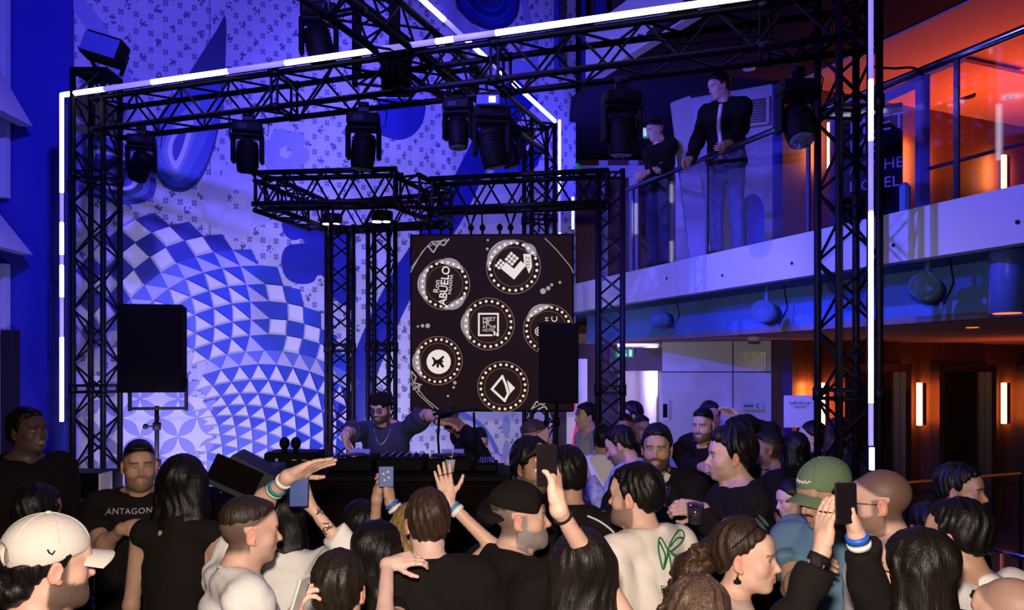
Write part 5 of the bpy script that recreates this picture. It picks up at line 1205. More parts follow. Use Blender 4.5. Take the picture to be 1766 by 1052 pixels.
def tx(g, s_, sz, px, py, ang=0, sp_=1.0):
    c = scp(px, py); a = math.radians(ang); text_mb(s_, sz*k, s3(c, .006), ux*math.cos(a)+uz*math.sin(a), -ux*math.sin(a)+uz*math.cos(a), .001, 'CENTER', g, spacing=sp_)
def lg1(g): tx(g, 'ABUELO', 19, 767, 493, 84, .95); tx(g, 'Ron', 14, 754, 494, 84); tx(g, 'PANAMA', 8, 778, 491, 84, 1.1); tx(g, 'ABUELO', 19, 767.6, 493.4, 84, .95)
logo(lg1)
def lg2(g):
    c = scp(884, 462)
    def q(a, b_): al = math.radians(-40); x = a*math.cos(al)-b_*math.sin(al); y = a*math.sin(al)+b_*math.cos(al); return (c[0]+x*k, c[1]+y*k)
    poly2(g, [q(-14, 0), q(4, 0), q(4, 18), q(16, 18), q(16, -14), q(-14, -14)])
    for i in range(3):
        for j in range(3): poly2(g, [q(-13+6.3*i-6, 2+6.3*j), q(-8+6.3*i-6, 2+6.3*j), q(-8+6.3*i-6, 7+6.3*j), q(-13+6.3*i-6, 7+6.3*j)]) if i+j < 5 else None
    for i in range(2):
        for j in range(3): disc2(g, q(-17-6*i+4*j*0, -4-5.5*j), 2.6*k, .005, 12)
logo(lg2)
def lg2b(g):
    c = scp(909, 455); P_ = [(-6, -16), (7, -16), (9, 6), (4, 18), (-1, 6), (-4, 6)]; poly2(g, [(c[0]+a*k, c[1]-b_*k) for a, b_ in P_])
logo(lg2b); g = MB(); c = scp(911, 454); text_mb('VEEZ', 10*k, s3(c, .009), uz, -ux, .001, mb=g); g.build('lettering', EM['dark'], t)
def lg3(g):
    c = scp(843, 559)
    for (a0, b0, a1, b1) in ((-18, 19, 18, 16), (-18, 19, -15, -21), (15, 19, 18, -14), (-18, -18, 7, -21), (9, -13, 12, -20), (13.5, -15, 18, -21)): poly2(g, [(c[0]+a0*k, c[1]+b0*k), (c[0]+a1*k, c[1]+b0*k), (c[0]+a1*k, c[1]+b1*k), (c[0]+a0*k, c[1]+b1*k)])
    for s_, y, z in (('MEET', 552, 9.5), ('ME', 558.5, 9.5), ('AT THE', 565, 6.8), ('HOTEL', 571, 7)):
        cc_ = scp(833, y-1); text_mb(s_, z*k, s3(cc_, .006), ux, uz, .001, 'LEFT', g)
logo(lg3)
def lg4(g): disc2(g, scp(757, 624), 21*k, .004, 32)
logo(lg4); g = MB(); c = scp(757, 624)
def q_(a, b_): return (c[0]+a*k, c[1]+b_*k)
for pts in ([(-9, 2), (3, 5), (9, 1), (3, -4), (-9, -2)], [(0, 4), (8, 11), (10, 8), (5, 2)], [(0, -3), (7, -11), (10, -8), (5, -1)], [(-10, 9), (-3, 2), (-6, 0), (-12, 6)], [(-10, -9), (-3, -3), (-6, 0), (-12, -6)], [(-4, -9), (0, -11), (1, -3), (-3, -3)]): poly2(g, [q_(*p) for p in pts], .008)
g.build('logo_mark', EM['dark'], t)
def lg5(g):
    c = scp(868, 669)
    def strip(a, b_, w_=2.2):
        a = np.array(a, float); b_ = np.array(b_, float); d = unit(b_-a); n_ = np.array([-d[1], d[0]])*w_/2; poly2(g, [(c[0]+p[0]*k, c[1]+p[1]*k) for p in (a-n_-d*w_/2, b_-n_+d*w_/2, b_+n_+d*w_/2, a+n_-d*w_/2)])
    strip((-19, -2), (-1, 20), 4); strip((-19, -2), (3, -22), 4); strip((3, -22), (9, -10), 4); strip((-1, 20), (5, 6), 4); strip((5, 6), (9, -10), 4); poly2(g, [(c[0]+a*k, c[1]+b_*k) for a, b_ in ((7, 14), (21, 0), (12, -10))])
logo(lg5)
def lg6(g):
    tx(g, 'C', 15, 957, 551, 90); tx(g, 'M', 9, 944, 551, 90); c = scp(931, 572); ringm(g, c, 3*k, 4.6*k, off=.005, n=20); ringm(g, c, 6.5*k, 8*k, math.pi*.5, math.pi*1.6, .005, 20)
logo(lg6)
g = MB()
for x, y, r in ((937, 503, 5), (946, 498, 3.8), (952, 492, 2.6), (966, 488, 2.4), (738, 562, 4), (729, 562, 3), (721, 563, 2), (785, 660, 3), (783, 668, 2.2), (773, 683, 2), (842, 415, 2), (841, 430, 2.4)): disc2(g, scp(x, y), r*k, .004, 12)
for pts in ([(708, 470), (728, 435), (745, 417), (775, 415)], [(709, 463), (735, 427), (770, 412)], [(940, 412), (960, 432), (985, 462), (989, 472)], [(709, 642), (712, 660), (735, 688), (757, 706)], [(708, 660), (722, 680), (748, 704)], [(916, 706), (935, 695), (955, 690)]):
    q = [scp(*p) for p in pts]
    for a, b_ in zip(q[:-1], q[1:]):
        d = unit(b_-a); n_ = np.array([-d[1], d[0]])*.0035; poly2(g, [a-n_, b_-n_, b_+n_, a+n_], .004)
for pts in ([(738, 424), (748, 436), (757, 420), (766, 424), (775, 412)], [(746, 418), (754, 426), (762, 416)], [(709, 640), (718, 650), (714, 660), (728, 664)], [(712, 672), (724, 664), (722, 676)], [(918, 704), (926, 692), (936, 698), (948, 690)], [(928, 706), (940, 700), (944, 706)]):
    q = [scp(*p) for p in pts]
    for a, b_ in zip(q[:-1], q[1:]):
        d = unit(b_-a); n_ = np.array([-d[1], d[0]])*.006; poly2(g, [a-n_, b_-n_, b_+n_, a+n_], .0042)
g.build('line_artwork', EM['grey'], t)
for i, x in enumerate((724, 740, 760, 777, 812, 832, 862, 881)):
    p = s3(scp(x, 404)); mb = MB(); zz = 3.62
    if x in (812, 881): mb.path([p+np.array([-.05, 0, zz-p[2]]), p+uz*.06, p+np.array([.05, 0, zz-p[2]])], .016, 6)
    mb.tube(p-un*.05, p-un*.05+uz*.10, .012, 6); mb.lathe([(.022, 0), (.03, .03), (.02, .05)], p-un*.05+uz*.04, (0, 0, 1), 10)
    mb.build('hanging_hook', M['truss'], t)
mb = MB()
for x in (740, 832, 930): p = s3(scp(x, 404)); mb.tube(p-un*.05+uz*.02, (p[0], 7.15, 3.66), .008, 6)
mb.build('suspension_cable', M['truss'], t)

# ---------------------------------------------------------------- speakers
def speaker(px0, px1, py0, py1, D, label, yaw=.0, bracket=True, depth=.38, taper=.8):
    c = np.array(P((px0+px1)/2, (py0+py1)/2, D)); W_ = (px1-px0)/F*D*.98; H_ = (py1-py0)/F*D; t = thing('loudspeaker', label, 'speaker', (c[0], c[1], c[2]-H_/2)); R_ = rotz(yaw)
    mb = MB(); a = W_/2; b_ = a*taper; mb.prism([(-a, -depth/2), (a, -depth/2), (b_, depth/2), (-b_, depth/2)], c-uz*H_/2, R_[:, 0], R_[:, 1], H_, 1.0); mb.build('cabinet', M['blackmatt'], t)
    mb = MB(); mb.bbox(c+R_ @ np.array([0, -depth/2-.008, 0]), (W_*.97, .018, H_*.97), R_, .006); mb.build('speaker_grille', M['grille'], t)
    if bracket:
        mb = MB(); z = c[2]-H_/2-.13
        for s_ in (-1, 1): mb.box(c+R_ @ np.array([s_*(a+.012)*.86, .05, -H_/2-.02]), (.02, .04, .26), R_)
        mb.box((c[0], c[1]+.05, z), (W_*.88, .05, .022), R_); mb.build('mounting_bracket', M['black'], t)
    return t, c, H_
def stand(c, ztop, label, r=.017):
    t = thing('speaker_stand', label, 'stand', (c[0], c[1], 0)); mb = MB(); mb.tube((c[0], c[1], .1), (c[0], c[1], 1.25), r*1.35, 12); mb.tube((c[0], c[1], 1.2), (c[0], c[1], ztop), r, 12); mb.build('pole', M['black'], t)
    for z in (1.25, ztop-.16, ztop-.45): mb = MB(); mb.tube((c[0], c[1], z-.03), (c[0], c[1], z+.03), r*1.8, 12); mb.build('collar', M['black'], t); mb = MB(); mb.tube((c[0], c[1], z), (c[0]-.07, c[1]-.03, z), .007, 6); mb.sphere((c[0]-.075, c[1]-.03, z), .022, 10, 6); mb.build('knob', M['black'], t)
    for k in range(3): a = k*2.094+.4; mb = MB(); mb.tube((c[0], c[1], .9), (c[0]+.5*math.cos(a), c[1]+.5*math.sin(a), .02), .013, 8); mb.build('leg', M['black'], t)
sp1, c, H_ = speaker(218, 322, 528, 676, 6.2, 'large black loudspeaker on a pole before the checkered mural', .18); stand((c[0]-.02, c[1]+.05), c[2]-H_/2-.11, 'black pole stand under the left loudspeaker')
sp2, c, H_ = speaker(931, 999, 560, 694, 5.75, 'black loudspeaker on a pole in front of the right edge of the LED screen', -.1, False); stand((c[0]-.02, c[1]), c[2]-H_/2+.02, 'slim black pole stand under the right loudspeaker', .012)
# stage, table and equipment
mb = MB(); mb.box((-.98, 6.8, .2), (2.2, 3.0, .4)); tag(mb.build('stage_platform', M['blackmatt']), 'low black stage platform under the DJ table', 'stage')
t = thing('dj_table', 'long black draped DJ table on the stage', 'table', (-.9, 5.75, .4)); mb = MB(); mb.bbox((-.93, 5.78, 1.43), (1.86, .74, .05), None, .008); mb.build('table_top', M['black'], t)
mb = MB(); n = 60; V = []
for i in range(n+1):
    x = -1.85+1.84*i/n; V += [(x, 5.43+.012*math.sin(i*1.7), 1.41), (x, 5.41+.03*math.sin(i*1.7), .42)]
mb.add(V, [(2*i, 2*i+2, 2*i+3, 2*i+1) for i in range(n)], True)
mb.add([(-.01, 5.43, 1.41), (-.01, 5.41, .42), (-.01, 6.12, 1.41), (-.01, 6.12, .42)], [(0, 1, 3, 2)]); mb.add([(-1.85, 5.43, 1.41), (-1.85, 5.41, .42), (-1.85, 6.12, 1.41), (-1.85, 6.12, .42)], [(0, 1, 3, 2)]); mb.build('drape', M['blackmatt'], t)
for x in (-1.8, -.06):
    for y in (5.5, 6.08): mb = MB(); mb.tube((x, y, .4), (x, y, 1.41), .02, 8); mb.build('leg', M['black'], t)
def deck(name, label, x0, x1, y=5.78, h=.09, d=.40, knobs='jog', z=1.456):
    t = thing(name, label, 'DJ gear', ((x0+x1)/2, y, z)); mb = MB(); mb.bbox(((x0+x1)/2, y, z+h/2), (x1-x0, d, h), None, .01); mb.build('housing', M['black'], t); cx_ = (x0+x1)/2; zt_ = z+h
    if knobs == 'jog':
        mb = MB(); mb.lathe([(.10, 0), (.10, .015), (.085, .022), (.03, .022)], (cx_, y-.04, zt_), (0, 0, 1), 28); mb.build('jog_wheel', M['steel_dark'], t)
        mb = MB(); mb.box((cx_, y+.13, zt_+.012), (.16, .09, .02), rotx(.3)); mb.build('display', mat('deck_screen', (.1, .1, .3), .3, emit=(.15, .12, .6), estr=.5), t)
        for i in range(4): mb = MB(); mb.lathe([(.013, 0), (.012, .008)], (x0+.03+.03*i, y-.16, zt_), (0, 0, 1), 10); mb.build('button', M['copper'] if i == 0 else M['rail'], t)
    else:
        for i in range(6):
            for j in range(4): mb = MB(); mb.lathe([(.010, 0), (.008, .02)], (x0+.035+(x1-x0-.07)*i/5, y-.12+.08*j, zt_), (0, 0, 1), 8); mb.build('knob', M['rail'], t)
    return t
deck('media_player', 'black DJ media player on the table, left of the mixer', -1.30, -.98); deck('dj_mixer', 'black DJ mixer with rows of knobs in front of the DJ', -.96, -.62, knobs='k'); deck('media_player', 'black DJ media player on the table, right of the mixer', -.60, -.28)
deck('effects_unit', 'small black effects unit at the right end of the DJ table', -.26, -.10, 5.7, .06, .25, 'k')
t = thing('laptop_stand', 'black angled stand under the turned man at the right of the DJ table', 'stand', (-.42, 6.0, 1.456)); mb = MB(); mb.bbox((-.42, 6.02, 1.86), (.34, .22, .02), roty(-.12), .004); mb.build('tray', M['black'], t)
for s_ in (-1, 1): mb = MB(); mb.path([(-.42+s_*.12, 5.95, 1.47), (-.42+s_*.14, 6.02, 1.66), (-.42+s_*.13, 6.04, 1.85)], .010, 6); mb.build('leg', M['black'], t)
def cup(px, py, D, h, r, label, mt, straw=None, z=None):
    c = np.array(P(px, py, D)); 
    if z is not None: c[2] = z
    t = thing('drink_cup', label, 'cup', tuple(c)); mb = MB(); mb.lathe([(r*.74, 0), (r, h), (r*.95, h), (r*.7, .008)], c, (0, 0, 1), 20); mb.build('cup_wall', mt, t)
    if mt.name.startswith('clear'): mb = MB(); mb.lathe([(r*.70, 0), (r*.86, h*.7)], c+[0, 0, .006], (0, 0, 1), 18); mb.build('drink', mat('pale_drink', (.30, .22, .16), .3), t)
    if straw: mb = MB(); mb.tube(c+[0, 0, h*.2], c+np.array([.02, 0, h+.09]), .003, 6); mb.build('straw', FAB[straw], t)
    return t
CLR = glass_mat('clear_plastic', (.8, .8, .85), .30)
cup(777, 787, 5.6, .085, .04, 'white cup with a straw on the right part of the DJ table', FAB['white'], 'white', z=1.457)
t = thing('desk_speaker_pair', 'black device with two round knobs at the left end of the DJ table', 'speaker', (-1.55, 5.6, 1.456)); mb = MB(); mb.bbox((-1.53, 5.62, 1.53), (.36, .28, .14), None, .012); mb.build('housing', M['black'], t)
for x in (-1.60, -1.52): mb = MB(); mb.tube((x, 5.6, 1.59), (x, 5.6, 1.62), .02, 10); mb.sphere((x, 5.6, 1.655), (.036, .036, .045), 14, 10); mb.build('round_head', M['black'], t)
mb = MB()
for i in range(3): mb.box((-1.50+.07*i, 5.478, 1.55), (.03, .004, .006))
mb.lathe([(.012, 0), (.012, .004)], (-1.62, 5.48, 1.55), (0, -1, 0), 14); mb.build('marking', FAB['grey'], t)
# monitor wedges
def wedge(c, w_, h, label, yaw, d=.42):
    t = thing('monitor_wedge', label, 'speaker', tuple(c)); R_ = rotz(yaw); mb = MB(); mb.prism([(-d/2, 0), (d/2, 0), (d/2, h*.55), (d*.1, h), (-d*.32, h*.45)], np.array(c)-R_[:, 0]*w_/2, R_[:, 1], uz, w_, 1); mb.build('cabinet', mat('wedge_black', (.018, .015, .03), .6), t)
    g = MB(); a = np.array(c)+R_ @ np.array([0, -d*.11, h*.735]); sl = math.atan2(h*.55, d*.42); g.bbox(a, (w_*.9, d*.55, .015), R_ @ rotx(sl), .004); g.build('speaker_grille', M['grille'], t); return t
c = np.array(P(388, 853, 5.0)); c_ = (c[0], c[1], 0)
mb = MB(); mb.bbox((c[0], c[1]+.1, c[2]/2-.002), (.62, .6, c[2]-.004), None, .01); tag(mb.build('equipment_case', M['blackmatt']), 'dark case carrying the tilted monitor speaker left of the DJ table', 'case')
t = thing('tilted_monitor', 'black monitor speaker tilted up, between long-haired woman and DJ table', 'speaker', tuple(c)); R_ = rotz(.15) @ roty(.45)
mb = MB(); mb.prism([(-.16, 0), (.20, 0), (.20, .20), (-.08, .22)], np.array([c[0]+.03, c[1]+.2, c[2]+.035]), R_[:, 0], R_[:, 2], .38); mb.build('cabinet', mat('wedge_black', (.018, .015, .03), .6), t)
mb = MB(); mb.bbox(np.array([c[0]+.05, c[1]+.0, c[2]+.045])+R_ @ np.array([0, -.19, .11]), (.30, .012, .16), R_, .003); mb.build('speaker_grille', M['grille'], t); 
mb = MB(); p = np.array(P(380, 849, 4.78)); mb.sphere(p, (.012, .006, .006), 8, 6); mb.build('badge', M['steel'], t)
c = np.array(P(458, 850, 5.2)); mb = MB(); mb.bbox((c[0], c[1], (c[2]+.18)/2), (.16, .4, c[2]+.18), None, .01); tag(mb.build('equipment_case', mat('case_blue_light_tone', (.05, .06, .2), .5)), 'narrow dark case beside the left end of the DJ table', 'case')  # blue light on the top put into the case colour
# left-hand equipment table by the tower
c = np.array(P(148, 862, 5.6)); t = thing('equipment_rack', 'dark table of controls and cables at the foot of the left tower', 'equipment', (c[0], c[1], 0)); mb = MB(); mb.bbox((c[0], c[1], c[2]), (.42, .5, .05), None, .008); mb.build('rack_top', FAB['grey'], t)
for s_ in (-1, 1): mb = MB(); mb.box((c[0]+s_*.18, c[1], c[2]/2), (.03, .4, c[2])); mb.build('leg', M['black'], t)
mb = MB(); mb.bbox((c[0]+.02, c[1], c[2]+.12), (.34, .3, .17), None, .01); mb.build('control_box', M['black'], t); mb = MB(); mb.box((c[0]+.19, c[1]-.1, c[2]+.13), (.012, .16, .15)); mb.build('label_plate', FAB['white'], t)
mb = MB(); rs = random.Random(4)
for i in range(6): x = c[0]-.12+.05*i; mb.path([(x, c[1]-.16, c[2]+.05), (x+.02, c[1]-.22, c[2]+.0), (x+rs.uniform(-.05, .05), c[1]-.26, c[2]-.12)], .006, 5)
mb.build('cable', M['grille'], t)
# bright side banner behind the crowd (pink and white)
t = thing('light_banner', 'lit white and pink banner behind the crowd right of the screen', 'banner', tuple(P(1004, 830, 8.6))[:2]+(0,)); c = np.array(P(995, 745, 8.6)); mb = MB(); mb.box((c[0], c[1], 1.15), (.22, .05, 2.3)); mb.build('panel', mat('banner_white', (.7, .7, .8), .5, emit=(.6, .45, 1), estr=.35), t)
mb = MB(); mb.prism(catmull([(-.06, 1.25), (.08, 1.2), (.10, 1.55), (.0, 1.62), (-.04, 1.5)], 4), (c[0], c[1]-.026, 0), (1, 0, 0), (0, 0, 1), .004); mb.prism([(-.1, 1.9), (-.02, 1.9), (-.02, 1.75), (-.1, 1.72)], (c[0], c[1]-.026, 0), (1, 0, 0), (0, 0, 1), .004); mb.build('artwork', mat('banner_pink', (.8, .05, .3), .5, emit=(.8, .03, .25), estr=.5), t)
# ---------------------------------------------------------------- the crowd, front row first
BR = (.030, .017, .011); BK = (.007, .005, .0045); DB = (.05, .028, .016); FW = (0, 0, 1)
def hold(pose='hold', **k): return dict(pose=pose, **k)
p = person('whitecap', 'bearded person in an off-white cap with dark hair bun, bottom left corner', 86, 884, 2.2, 45, 42, 4, tone='light', hair='short', hair_col=BK, beard=.85, shirt=('tee', 'black'), cap=dict(mat='white_cap', seam='white_cap', open=True, low=True), q=0, top_off=.150, smile=0)
Hs = Solid(); q3 = p['q3']; Hs.ell(q3(-.02, -.165, -.02), np.array([.062, .058, .052]), None, 0); Hs.ell(q3(0, -.10, -.05), np.array([.07, .06, .045]), None, .03)
solid_obj('hair_bun', Hs, .006, hair_mat('hair_black_bun', BK), p['root'], disp=lambda X, Y, Z: .004*np.sin(X*150+Z*60)*np.sin(Y*110+Z*40))
mb = MB(); mb.path([q3(.0885, -.02, .060), q3(.094, -.028, .052), q3(.095, -.036, .058), q3(.094, -.040, .066)], .0022, 5); mb.build('cap_emblem', FAB['black'], p['root'])

p = person('whitetee', 'short-haired man in a white T-shirt reaching one arm out with wristbands', 428, 862, 2.85, 58, 60, 2, tone='light', hair='crop', hair_col=(.03, .018, .012), buzz=.85, shirt=('tee', 'white'), q=0, beard=.12, beard_col=(.2, .1, .06),
           arms={'L': dict(at=(497, 822, 3.0), dir=(.86, .1, .38), nrm=(.25, -.5, -.8), curl=(.12, .1, .1, .14), thumb='out', thumb_side=1, pole=(-.6, .5, -.5)), 'R': {}})
band('wristband', p, 'L', .035, .031, .018, FAB['white']); band('wristband', p, 'L', .085, .034, .012, mat('band_teal', (.02, .22, .2), .5)); band('wristband', p, 'L', .10, .0345, .010, mat('band_pale', (.5, .6, .5), .5))
person('longhair_l', 'long-haired dark-haired person in sleeveless black seen from behind, left of the white T-shirt', 315, 790, 3.5, 5, tone='olive', female=True, hair='long', hair_col=BK, shirt=('tank', 'black'), q=0)
p = person('antagonist', 'man in black lettered T-shirt by the speaker pole, holding a drink', 240, 763, 4.15, 160, 150, 0, tone='olive', hair='crop', hair_col=BK, buzz=.8, beard=.55, shirt=('tee', 'black'), q=1, bulk=1.08,
           arms={'R': dict(at=(212, 912, 3.75), dir=(.8, -.2, .1), nrm=(.2, .9, 0), curl=.9, thumb='grip'), 'L': {}})
bv = bvh_of(p['shirt']); rt = -p['ux']; ctr = p['b'](0, .13, .88); mb = text_mb('ANTAGONIST', .041, ctr-rt*.005, rt, (0, 0, 1), .001, project=bv, off=.004, spacing=1.1); mb.build('shirt_lettering', FAB['grey'], p['root'])
person('far_left', 'tall dark figure in black at the far left, head turned aside', 42, 708, 4.5, 120, 110, -8, tone='dark', hair='short', hair_col=BK, shirt=('long', 'black'), q=1, bulk=1.25)  # skin colour darkened to stand for being out of the flash
person('left_dark', 'dark-haired person in black seen from behind, above the white cap', 62, 842, 3.3, 10, tone='brown', hair='short', hair_col=BK, shirt=('tee', 'black'), q=1)
p = person('front_low', 'dark short-haired person seen from behind low at the bottom, holding a small white phone', 583, 958, 2.35, 2, tone='light', hair='short', hair_col=(.02, .013, .008), shirt=('tee', 'black'), q=0,
           arms={'L': dict(at=(497, 1085, 2.25), dir=(.35, .1, .9), nrm=(.8, .3, 0), curl=.7, thumb='in'), 'R': {}})
p = person('tattoo', 'long-haired person in a white long-sleeved shirt filming with a phone, forearm tattooed', 487, 852, 3.35, 8, tone='light', female=True, hair='long', hair_col=BK, shirt=('long', 'white'), q=0,
           arms={'R': dict(at=(532, 868, 3.1), dir=(-.25, .1, .95), nrm=(-.9, .2, .1), curl=(.7, .8, .9, 1.0), thumb='in', pole=(1, -.3, -.6), thumb_side=-1, sleeve=.35), 'L': {}})
def bracelet_marks(info, side, n=16, seed=1):
    A = info['A'][side]; rs = random.Random(seed); bv = bvh_of(info['body']); mb = MB(); d = A['fd']; u0 = unit(np.cross(d, [0, 0, 1.])); u1 = np.cross(d, u0)
    for i in range(n):
        t = .03+rs.random()*.10; a = rs.random()*6.28; pts = []
        for k in range(5):
            a2 = a+(k-2)*.28*rs.choice((1, -1, .4)); t2 = t+(k-2)*.006*rs.uniform(-1, 1.6); c = A['W']-d*t2; o_ = u0*math.cos(a2)+u1*math.sin(a2); h = bv.ray_cast(Vector(c+o_*.09), Vector(-o_), .1)
            if h[0] is not None: pts.append(np.array(h[0])+o_*.0006)
        if len(pts) > 2: mb.path(pts, .0024, 4)
    if mb.v: mb.build('tattoo', mat('tattoo_ink', (.03, .025, .03), .7), info['root'])
def phone(at, label, ux_, uz_, screen=True, size=(.072, .150, .009), case='phone_black', lens=True, scr=None):
    c = np.array(P(*at)); ux_ = unit(ux_); uz_ = unit(np.array(uz_)-ux_*np.dot(ux_, uz_)); n_ = np.cross(ux_, uz_); R_ = np.stack([ux_, -n_, uz_], 1); t = thing('mobile_phone', label, 'phone', tuple(c-uz_*size[1]/2))
    mb = MB(); mb.bbox(c, (size[0], size[2], size[1]), R_, .004); mb.build('phone_case', MATS[case], t)
    mb = MB(); mb.box(c+n_*(size[2]/2+.0004), (size[0]*.92, .001, size[1]*.95), R_); mb.build('screen', scr or mat('phone_screen', (.006, .004, .005), .25, emit=(.012, .006, .010), estr=.5, spec=.05), t)
    if lens:
        mb = MB()
        for (a, b_) in ((-.018, .055), (-.018, .032), (.004, .044)): mb.lathe([(.0085, 0), (.0085, .002)], c-n_*(size[2]/2)+ux_*a+uz_*b_, -n_, 14)
        mb.build('camera_lens', mat('lens_ring', (.08, .08, .09), .2), t)
    return t
mat('phone_black', (.015, .013, .015), .3); mat('phone_blue', (.01, .05, .22), .5)
phone((516, 840, 3.02), 'black phone with a blue edge held up by the tattooed arm', (1, .1, 0), (-.05, .1, 1), lens=True, scr=mat('phone_blue_screen', (.01, .03, .12), .3, emit=(.01, .07, .35), estr=.3))
bracelet_marks(p, 'R', 26, 3)
mat('phone_white', (.55, .55, .53), .4); phone((516, 1026, 2.2), 'small white phone held low at the bottom left of centre', (.22, .97, 0), (.35, .1, 1), lens=False, size=(.06, .11, .009), case='phone_white', scr=MATS['phone_white'])
p = person('dark_mid', 'long-haired person in pale sleeves raising a blue phone before the DJ table', 622, 868, 3.5, 10, tone='olive', female=True, hair='long', hair_col=BK, shirt=('long', 'white'), q=0,
           arms={'R': dict(at=(673, 866, 3.3), dir=(-.12, .1, .98), nrm=(-.9, .3, 0), curl=(.7, .7, .8, .9), thumb='in', pole=(1, -.2, -.8), thumb_side=-1, sleeve=.12), 'L': dict(at=(650, 860, 3.35), dir=(.1, .1, .98), nrm=(.9, .3, 0), curl=.7, thumb='in', pole=(-.3, .3, -.8), sleeve=.1)})
band('wristband', p, 'R', .012, .030, .014, mat('band_blue', (.02, .12, .6), .5)); band('wristband', p, 'R', .032, .031, .014, FAB['white']); bracelet_marks(p, 'R', 26, 8)
t = phone((666, 822, 3.28), 'small blue phone held up in front of the DJ table', (1, .1, 0), (.05, .1, 1), lens=False, size=(.062, .085, .012), case='phone_blue', scr=MATS['phone_blue'])
mb = MB(); c = np.array(P(666, 822, 3.27)); 
for a, b_ in ((-.01, .012), (.008, .02), (.012, -.004), (-.006, -.014)): mb.sphere(c+[a, -.006, b_], (.005, .0015, .004), 8, 6)
mb.build('sticker', FAB['white'], t)
p = person('brownhair', 'brown-haired man in a black T-shirt seen from behind, centre front', 738, 850, 2.95, 352, 345, 0, tone='pale', hair='short', hair_col=(.05, .026, .015), shirt=('tee', 'black'), q=0, bulk=1.06)
p = person('raised_arm', 'blond-haired person hidden behind the brown-haired man, ringed hand raised high', 712, 872, 3.25, 5, tone='light', female=True, hair='long', hair_col=(.32, .20, .08), shirt=('tank', 'black'), q=0,
           arms={'R': dict(at=(775, 868, 3.12), dir=(-.22, .0, .98), nrm=(.1, 1, 0), curl=(.05, .05, .05, .08), thumb='out', spread=.13, thumb_side=-1, pole=(1, -.1, -.9)), 'L': {}})
A = p['A']['R']; band('wristband', p, 'R', .022, .027, .014, mat('band_light_blue', (.03, .25, .6), .5)); band('wristband', p, 'R', .042, .029, .018, FAB['white'])
mb = MB(); c = A['W']+A['hd']*.115
for k in (-.028, -.010, .010): mb.lathe([(.0085, -.002), (.0098, -.002), (.0098, .002), (.0085, .002)], c+unit(np.cross(A['hd'], A['nrm']))*k, A['hd'], 12)
mb.build('ring', M['steel'], p['root'])
person('hand_on_neck', 'person mostly hidden, one hand resting near the brown-haired man in black', 650, 905, 2.9, 40, tone='pale', female=True, hair='long', hair_col=BK, shirt=('tank', 'black'), q=0,
       arms={'R': dict(at=(668, 973, 2.72), dir=(.9, .1, .2), nrm=(.1, .6, -.8), curl=(.5, .6, .7, .8), thumb='out'), 'L': {}})
p = person('blackcap', 'grey-bearded man in a black cap and black T-shirt, smiling in profile', 890, 828, 3.05, 60, 88, -2, tone='light', hair='crop', hair_col=(.09, .07, .06), buzz=.8, beard=1, beard_col=(.26, .22, .20), shirt=('tee', 'black'), cap=dict(mat='black', back=True), q=0, smile=1.2, top_off=.15, bulk=1.12)
mb = MB(); A = p; mb.path([p['b'](-.10*1, .03, 1.02), p['b'](-.13, .09, .93), p['b'](-.05, .14, .75), p['b'](.10, .14, .4)], .018, 6); mb.build('bag_strap', FAB['black2'], p['root'])
person('curly_face', 'curly dark-haired bearded man peering out behind the raised phone', 918, 766, 4.1, 150, 140, 4, tone='olive', hair='curly', hair_col=BK, beard=.7, shirt=('tee', 'black'), q=1)
p = person('tracktop', 'dark-haired man in a black track top with white piping, behind the raised phone', 978, 776, 3.6, 352, 350, 4, tone='olive', hair='short', hair_col=BK, shirt=('jacket', 'black'), q=0)
bv = bvh_of(p['shirt'])
def stripe(info, pts, r, m, nm='stripe', ax=None):
    bv = bvh_of(info['shirt']); out = []; ax = unit(ax if ax is not None else -info['fw'])
    for q in catmull(pts, 6, False):
        h = bv.ray_cast(Vector(q+ax*.4), Vector(-ax), .9)
        if h[0] is not None: out.append(np.array(h[0])+ax*.002)
    if len(out) > 2: mb = MB(); mb.path(out, r, 5); mb.build(nm, m, info['root'])
b_ = p['b']; stripe(p, [b_(.06, 0, 1.0), b_(.12, 0, .95), b_(.18, 0, .86), b_(.205, 0, .74), b_(.21, 0, .60)], .0045, FAB['white'])
p = person('phone_woman', 'sleek dark-haired person in front holding a phone up high with a bare arm', 1003, 920, 2.35, 352, 345, 3, tone='light', female=True, hair='long', hair_col=(.014, .009, .007), shirt=('tank', 'black'), q=0,
           arms={'R': dict(at=(963, 878, 2.2), dir=(-.12, .1, .98), nrm=(-.75, .35, 0), curl=(.25, .35, .45, .6), thumb='in', thumb_side=-1, pole=(.1, 1, -.2)), 'L': {}})
mb = MB(); A = p['A']['R']; mb.lathe([(.029, -.002), (.031, 0), (.029, .002)], A['W']-A['fd']*.03, A['fd'], 16); mb.build('bracelet', FAB['black'], p['root'])
phone((943, 803, 2.2), 'large black phone held upright by the bare raised arm, centre', (1, .15, 0), (0, .06, 1), size=(.058, .118, .009))
p = person('bowtee', 'dark-haired bearded man in a cream T-shirt with a green bow drawn on its back', 1100, 806, 3.2, 322, 305, 0, tone='light', hair='short', hair_col=BK, buzz=.0, beard=.6, shirt=('big', 'cream'), q=0)
bv = bvh_of(p['shirt']); bk = np.array([.30, -.95, 0]); bk = unit(bk); rx = unit(np.cross([0, 0, 1.], bk)); GR = mat('print_green', (.01, .16, .07), .8)
def decal_line(info, pts, r, m, nm, bvh, axis, right, origin):
    out = []
    for a, b_ in catmull(pts, 5, False):
        q = origin+right*a+uz*b_; h = bvh.ray_cast(Vector(q+axis*.4), Vector(-axis), .9)
        if h[0] is not None: out.append(np.array(h[0])+axis*.002)
    if len(out) > 2: mb = MB(); mb.path(out, r, 5); mb.build(nm, m, info['root'])
og = np.array(P(1143, 945, 3.15))
